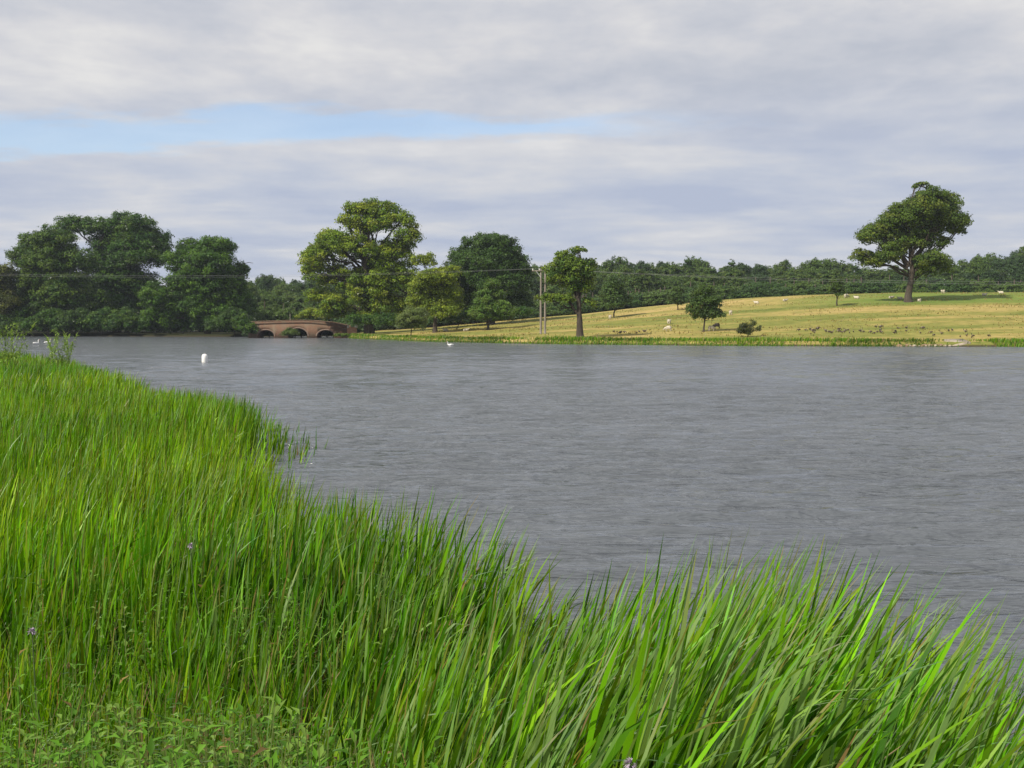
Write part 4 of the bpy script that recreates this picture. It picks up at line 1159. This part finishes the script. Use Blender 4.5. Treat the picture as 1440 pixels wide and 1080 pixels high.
# pale landing and broken soil bank
h = P(1345, 482, 134.8)
root = empty('stone_landing', (h[0], 133.4, 0), 'pale stone landing slab at the water edge on the far right shore', 'landing')
g = Geo()
V = np.array([(-1.3, 0, -.3), (1.25, 0, -.3), (1.25, 2.4, -.3), (-1.3, 2.4, -.3), (-1.2, .02, .12), (1.2, 0, .55), (1.2, 2.4, .95), (-1.2, 2.4, .9)], float)
g.add(V, [(0, 3, 2, 1), (4, 5, 6, 7), (0, 1, 5, 4), (1, 2, 6, 5), (2, 3, 7, 6), (3, 0, 4, 7)])
link('slab', g.make('slab'), M['stone'], root)
g = Geo()
for i in range(9):
    x = -1.4 - i * 0.62 + rng.uniform(-.1, .1); r = rng.uniform(.12, .26)
    g.lathe([(0, -r * .5), (r, -r * .3), (r * 1.05, r * .2), (r * .6, r * .6), (0, r * .7)], 7, at=(x, rng.uniform(-.3, .5), .08))
link('rubble', g.make('rubble'), M['stone'], root)
# eroded soil lumps left of it
g = Geo()
g.box((-8.0, 0.1, -0.3), (-1.31, 1.8, 0.13))
for i in range(40):
    x = rng.uniform(-7.5, -1.4); r = rng.uniform(.15, .42)
    g.lathe([(0, -r * .5), (r, -r * .3), (r * 1.05, r * .2), (r * .6, r * .5), (0, r * .6)], 8, at=(x, rng.uniform(0.3, 1.5), .1))
link('earth_edge', g.make('earth_edge', True), M['soil'], root)


# ------------------------------------------------------------------ willow saplings over the left reeds
def sapling(px, D, toppy, label, nst, spread):
    x = (px - 720) / F * D; z = gz(x, D)
    root = empty('willow_sapling', (x, D, z), label, 'sapling', 'willow saplings')
    H = P(px, toppy, D)[2] - z
    gs_ = Geo(); ctr = []; dr = []
    for i in range(nst):
        a = rng.uniform(0, 6.28); hh = H * rng.uniform(0.6, 1.0); sp = spread * rng.uniform(0.2, 1) * (1.15 - hh / H * 0.5)
        e = np.array([math.cos(a) * sp, math.sin(a) * sp * .8, hh])
        pth = tube_path((0, 0, 0), e, 8, 0.03, 0.05)
        gs_.tube(pth, np.linspace(.010, .003, 8), 5)
        t = rng.uniform(0.35, 1.0, 60); ii_ = t * 7; lo = np.minimum(ii_.astype(int), 6); f = (ii_ - lo)[:, None]
        ctr.append(pth[lo] * (1 - f) + pth[lo + 1] * f)
        d = unit(rng.normal(0, 1, (60, 3)) + [0, 0, .9]); dr.append(d)
    ctr = np.concatenate(ctr); dr = np.concatenate(dr); N = len(ctr)
    c = np.array([0.28, 0.42, 0.10]) * rng.uniform(.7, 1.25, (N, 1))
    link('stems', gs_.make('stems', True), M['bark'], root)
    V, Fq_, C = leaves(ctr, dr, rng.uniform(.12, .26, N), rng.uniform(.03, .05, N), np.tile([[0, 0.3, 1.0]], (N, 1)), c)
    link('foliage', mesh('foliage', V, Fq_, C), M['herb'], root)


sapling(12, 44, 452, 'taller pale willow sapling above the reeds at the left edge', 11, 1.7)
sapling(84, 42, 462, 'slim pale willow sapling above the reeds right of the two far swans', 10, 1.1)
sapling(-14, 44, 447, 'leafy willow sapling cut by the left edge', 7, 1.1)


# ------------------------------------------------------------------ flowers
def flower(px, py, D, label):
    p = P(px, py, D); z = gz(p[0], D)
    root = empty('thistle', (p[0], D, z), label, 'flower', 'purple flowers in the reeds')
    H = p[2] - z
    g = Geo(); pth = tube_path((0.05, 0, 0), (0, 0, H), 6, 0.015); g.tube(pth, np.linspace(.005, .003, 6), 5); link('stem', g.make('stem', True), simple_mat('green_stem', (.06, .10, .03), (.10, .15, .05), 10) if 'green_stem' not in bpy.data.materials else bpy.data.materials['green_stem'], root)
    N = 70; d = unit(rng.normal(0, 1, (N, 3)) + [0, 0, .7])
    V, Fq_, C = leaves(np.tile([[0, 0, H]], (N, 1)) + d * .006, d, np.full(N, .019), np.full(N, .006), np.tile([[0, .2, 1.0]], (N, 1)), np.ones((N, 3)))
    link('flower_head', mesh('flower_head', V, Fq_), M['flower'], root)


flower(268, 768, 6.6, 'pale purple thistle head in the middle of the left reeds')
flower(45, 889, 5.0, 'lilac flower head near the left edge above the nettles')
flower(886, 1075, 3.35, 'purple flower at the bottom edge below the reeds')

# ------------------------------------------------------------------ sky, sun, camera
w = bpy.data.worlds.new('World'); SC.world = w; w.use_nodes = True
nt = w.node_tree; nt.nodes.clear()
out = nt.nodes.new('ShaderNodeOutputWorld')
sky = nd(nt, 'ShaderNodeTexSky', sky_type='NISHITA', sun_disc=False, sun_elevation=SUN_EL, sun_rotation=math.atan2(SUN_DIR.x, SUN_DIR.y), altitude=60, air_density=1.0, dust_density=0.6, ozone_density=1.4)
tc = nd(nt, 'ShaderNodeTexCoord')
sp = nd(nt, 'ShaderNodeSeparateXYZ', {0: tc.outputs['Generated']})
zz = mth(nt, 'ADD', mth(nt, 'MAXIMUM', sp.outputs[2], 0.0), 0.10)
u = mth(nt, 'DIVIDE', sp.outputs[0], zz); v = mth(nt, 'DIVIDE', sp.outputs[1], zz)
cv = nd(nt, 'ShaderNodeCombineXYZ', {0: u, 1: v, 2: 0.0}).outputs[0]


def cn(sx, sy, sc, det, rough, off=0.0, dist=0.0, rot=0.0):
    mp = nd(nt, 'ShaderNodeMapping', {0: cv, 1: (off, off * 0.7, 0), 2: (0, 0, rot), 3: (sx, sy, 1)})
    return nd(nt, 'ShaderNodeTexNoise', {0: mp.outputs[0], 'Scale': sc, 'Detail': det, 'Roughness': rough, 'Distortion': dist}).outputs[0]


c1 = cn(0.70, 1.0, 1.25, 8.0, 0.55, 3.1, 0.15, R(4))
c2 = cn(1.3, 1.0, 3.0, 7.0, 0.6, 7.7, 0.1, R(-3))
c3 = cn(0.6, 0.8, 0.35, 2.0, 0.5, 1.9)
cm = mth(nt, 'ADD', mth(nt, 'MULTIPLY', c1, 0.52), mth(nt, 'ADD', mth(nt, 'MULTIPLY', c2, 0.32), mth(nt, 'MULTIPLY', c3, 0.16)))
hi = ramp(nt, cm, [(0.40, (0.415, 0.44, 0.50)), (0.47, (0.48, 0.495, 0.54)), (0.53, (0.55, 0.552, 0.575)), (0.60, (0.635, 0.63, 0.625))])
cml = mth(nt, 'ADD', mth(nt, 'MULTIPLY', c1, 0.66), mth(nt, 'ADD', mth(nt, 'MULTIPLY', c2, 0.14), mth(nt, 'MULTIPLY', c3, 0.20)))
lo = ramp(nt, cml, [(0.40, (0.375, 0.42, 0.53)), (0.48, (0.44, 0.475, 0.555)), (0.55, (0.52, 0.535, 0.575)), (0.63, (0.62, 0.62, 0.63))])
cloud = mixc(nt, smooth(nt, sp.outputs[2], 0.13, 0.24), lo, hi)
gn = mth(nt, 'SUBTRACT', cn(0.6, 1.0, 1.7, 7.0, 0.62, 12.0), 0.5)
gvv = mth(nt, 'ABSOLUTE', mth(nt, 'ADD', mth(nt, 'SUBTRACT', v, 3.48), mth(nt, 'MULTIPLY', gn, 0.95)))
gap = smooth(nt, gvv, 0.23, 0.07)
gu = mth(nt, 'ADD', u, mth(nt, 'MULTIPLY', gn, 3.0))
gap = mth(nt, 'MULTIPLY', gap, smooth(nt, gu, 0.9, -0.3))
gap = mth(nt, 'MULTIPLY', gap, smooth(nt, u, -7.0, -4.0))
sk = mixc(nt, 1.0, sky.outputs[0], (0.140, 0.138, 0.140), 'MULTIPLY')
fc = mixc(nt, mth(nt, 'MULTIPLY', gap, 0.70), cloud, sk)
bg = nd(nt, 'ShaderNodeBackground', {0: fc, 1: 1.0})
nt.links.new(bg.outputs[0], out.inputs[0])

L = bpy.data.lights.new('sun', 'SUN'); L.energy = 4.7; L.angle = R(0.5); L.color = (1.0, 0.92, 0.79)
so = bpy.data.objects.new('sun', L); COL.objects.link(so)
dv = Vector((SUN_DIR.x * math.cos(SUN_EL), SUN_DIR.y * math.cos(SUN_EL), math.sin(SUN_EL)))
so.rotation_euler = dv.to_track_quat('Z', 'Y').to_euler()
so.location = (0, 0, 50)

cam = bpy.data.cameras.new('camera'); cam.sensor_width = 36; cam.lens = 36 * F / 1440
cam.clip_start = 0.05; cam.clip_end = 6000
co_ = bpy.data.objects.new('camera', cam); COL.objects.link(co_)
co_.location = (0, 0, EYE); co_.rotation_euler = (math.pi / 2 - PIT, 0, 0)
SC.camera = co_
SC.view_settings.view_transform = 'Standard'; SC.view_settings.look = 'None'
SC.view_settings.exposure = 0.3; SC.view_settings.gamma = 1.0
SC.cycles.max_bounces = 6
SC.cycles.diffuse_bounces = 3
SC.cycles.transmission_bounces = 3
# ------------------------------------------------------------------ air
mh, nt, out = new_mat('haze_air')
pv = nd(nt, 'ShaderNodeVolumePrincipled', {'Color': (0.72, 0.80, 0.95, 1), 'Density': HAZE, 'Anisotropy': 0.2})
nt.links.new(pv.outputs[0], out.inputs['Volume'])
g = Geo(); g.box((-2600, -450, -3), (2600, 3300, 46))
if HAZE > 0:
    tag(link('haze', g.make('haze'), mh), 'thin pale haze over the lake and far wood', 'haze', kind='stuff')
for o_ in SC.objects:
    if o_.parent is None and 'label' in o_ and not 4 <= len(o_['label'].split()) <= 16:
        print('LABEL LENGTH', o_.name, len(o_['label'].split()), o_['label'])
print('FACES', sum(len(m_.polygons) for m_ in bpy.data.meshes))
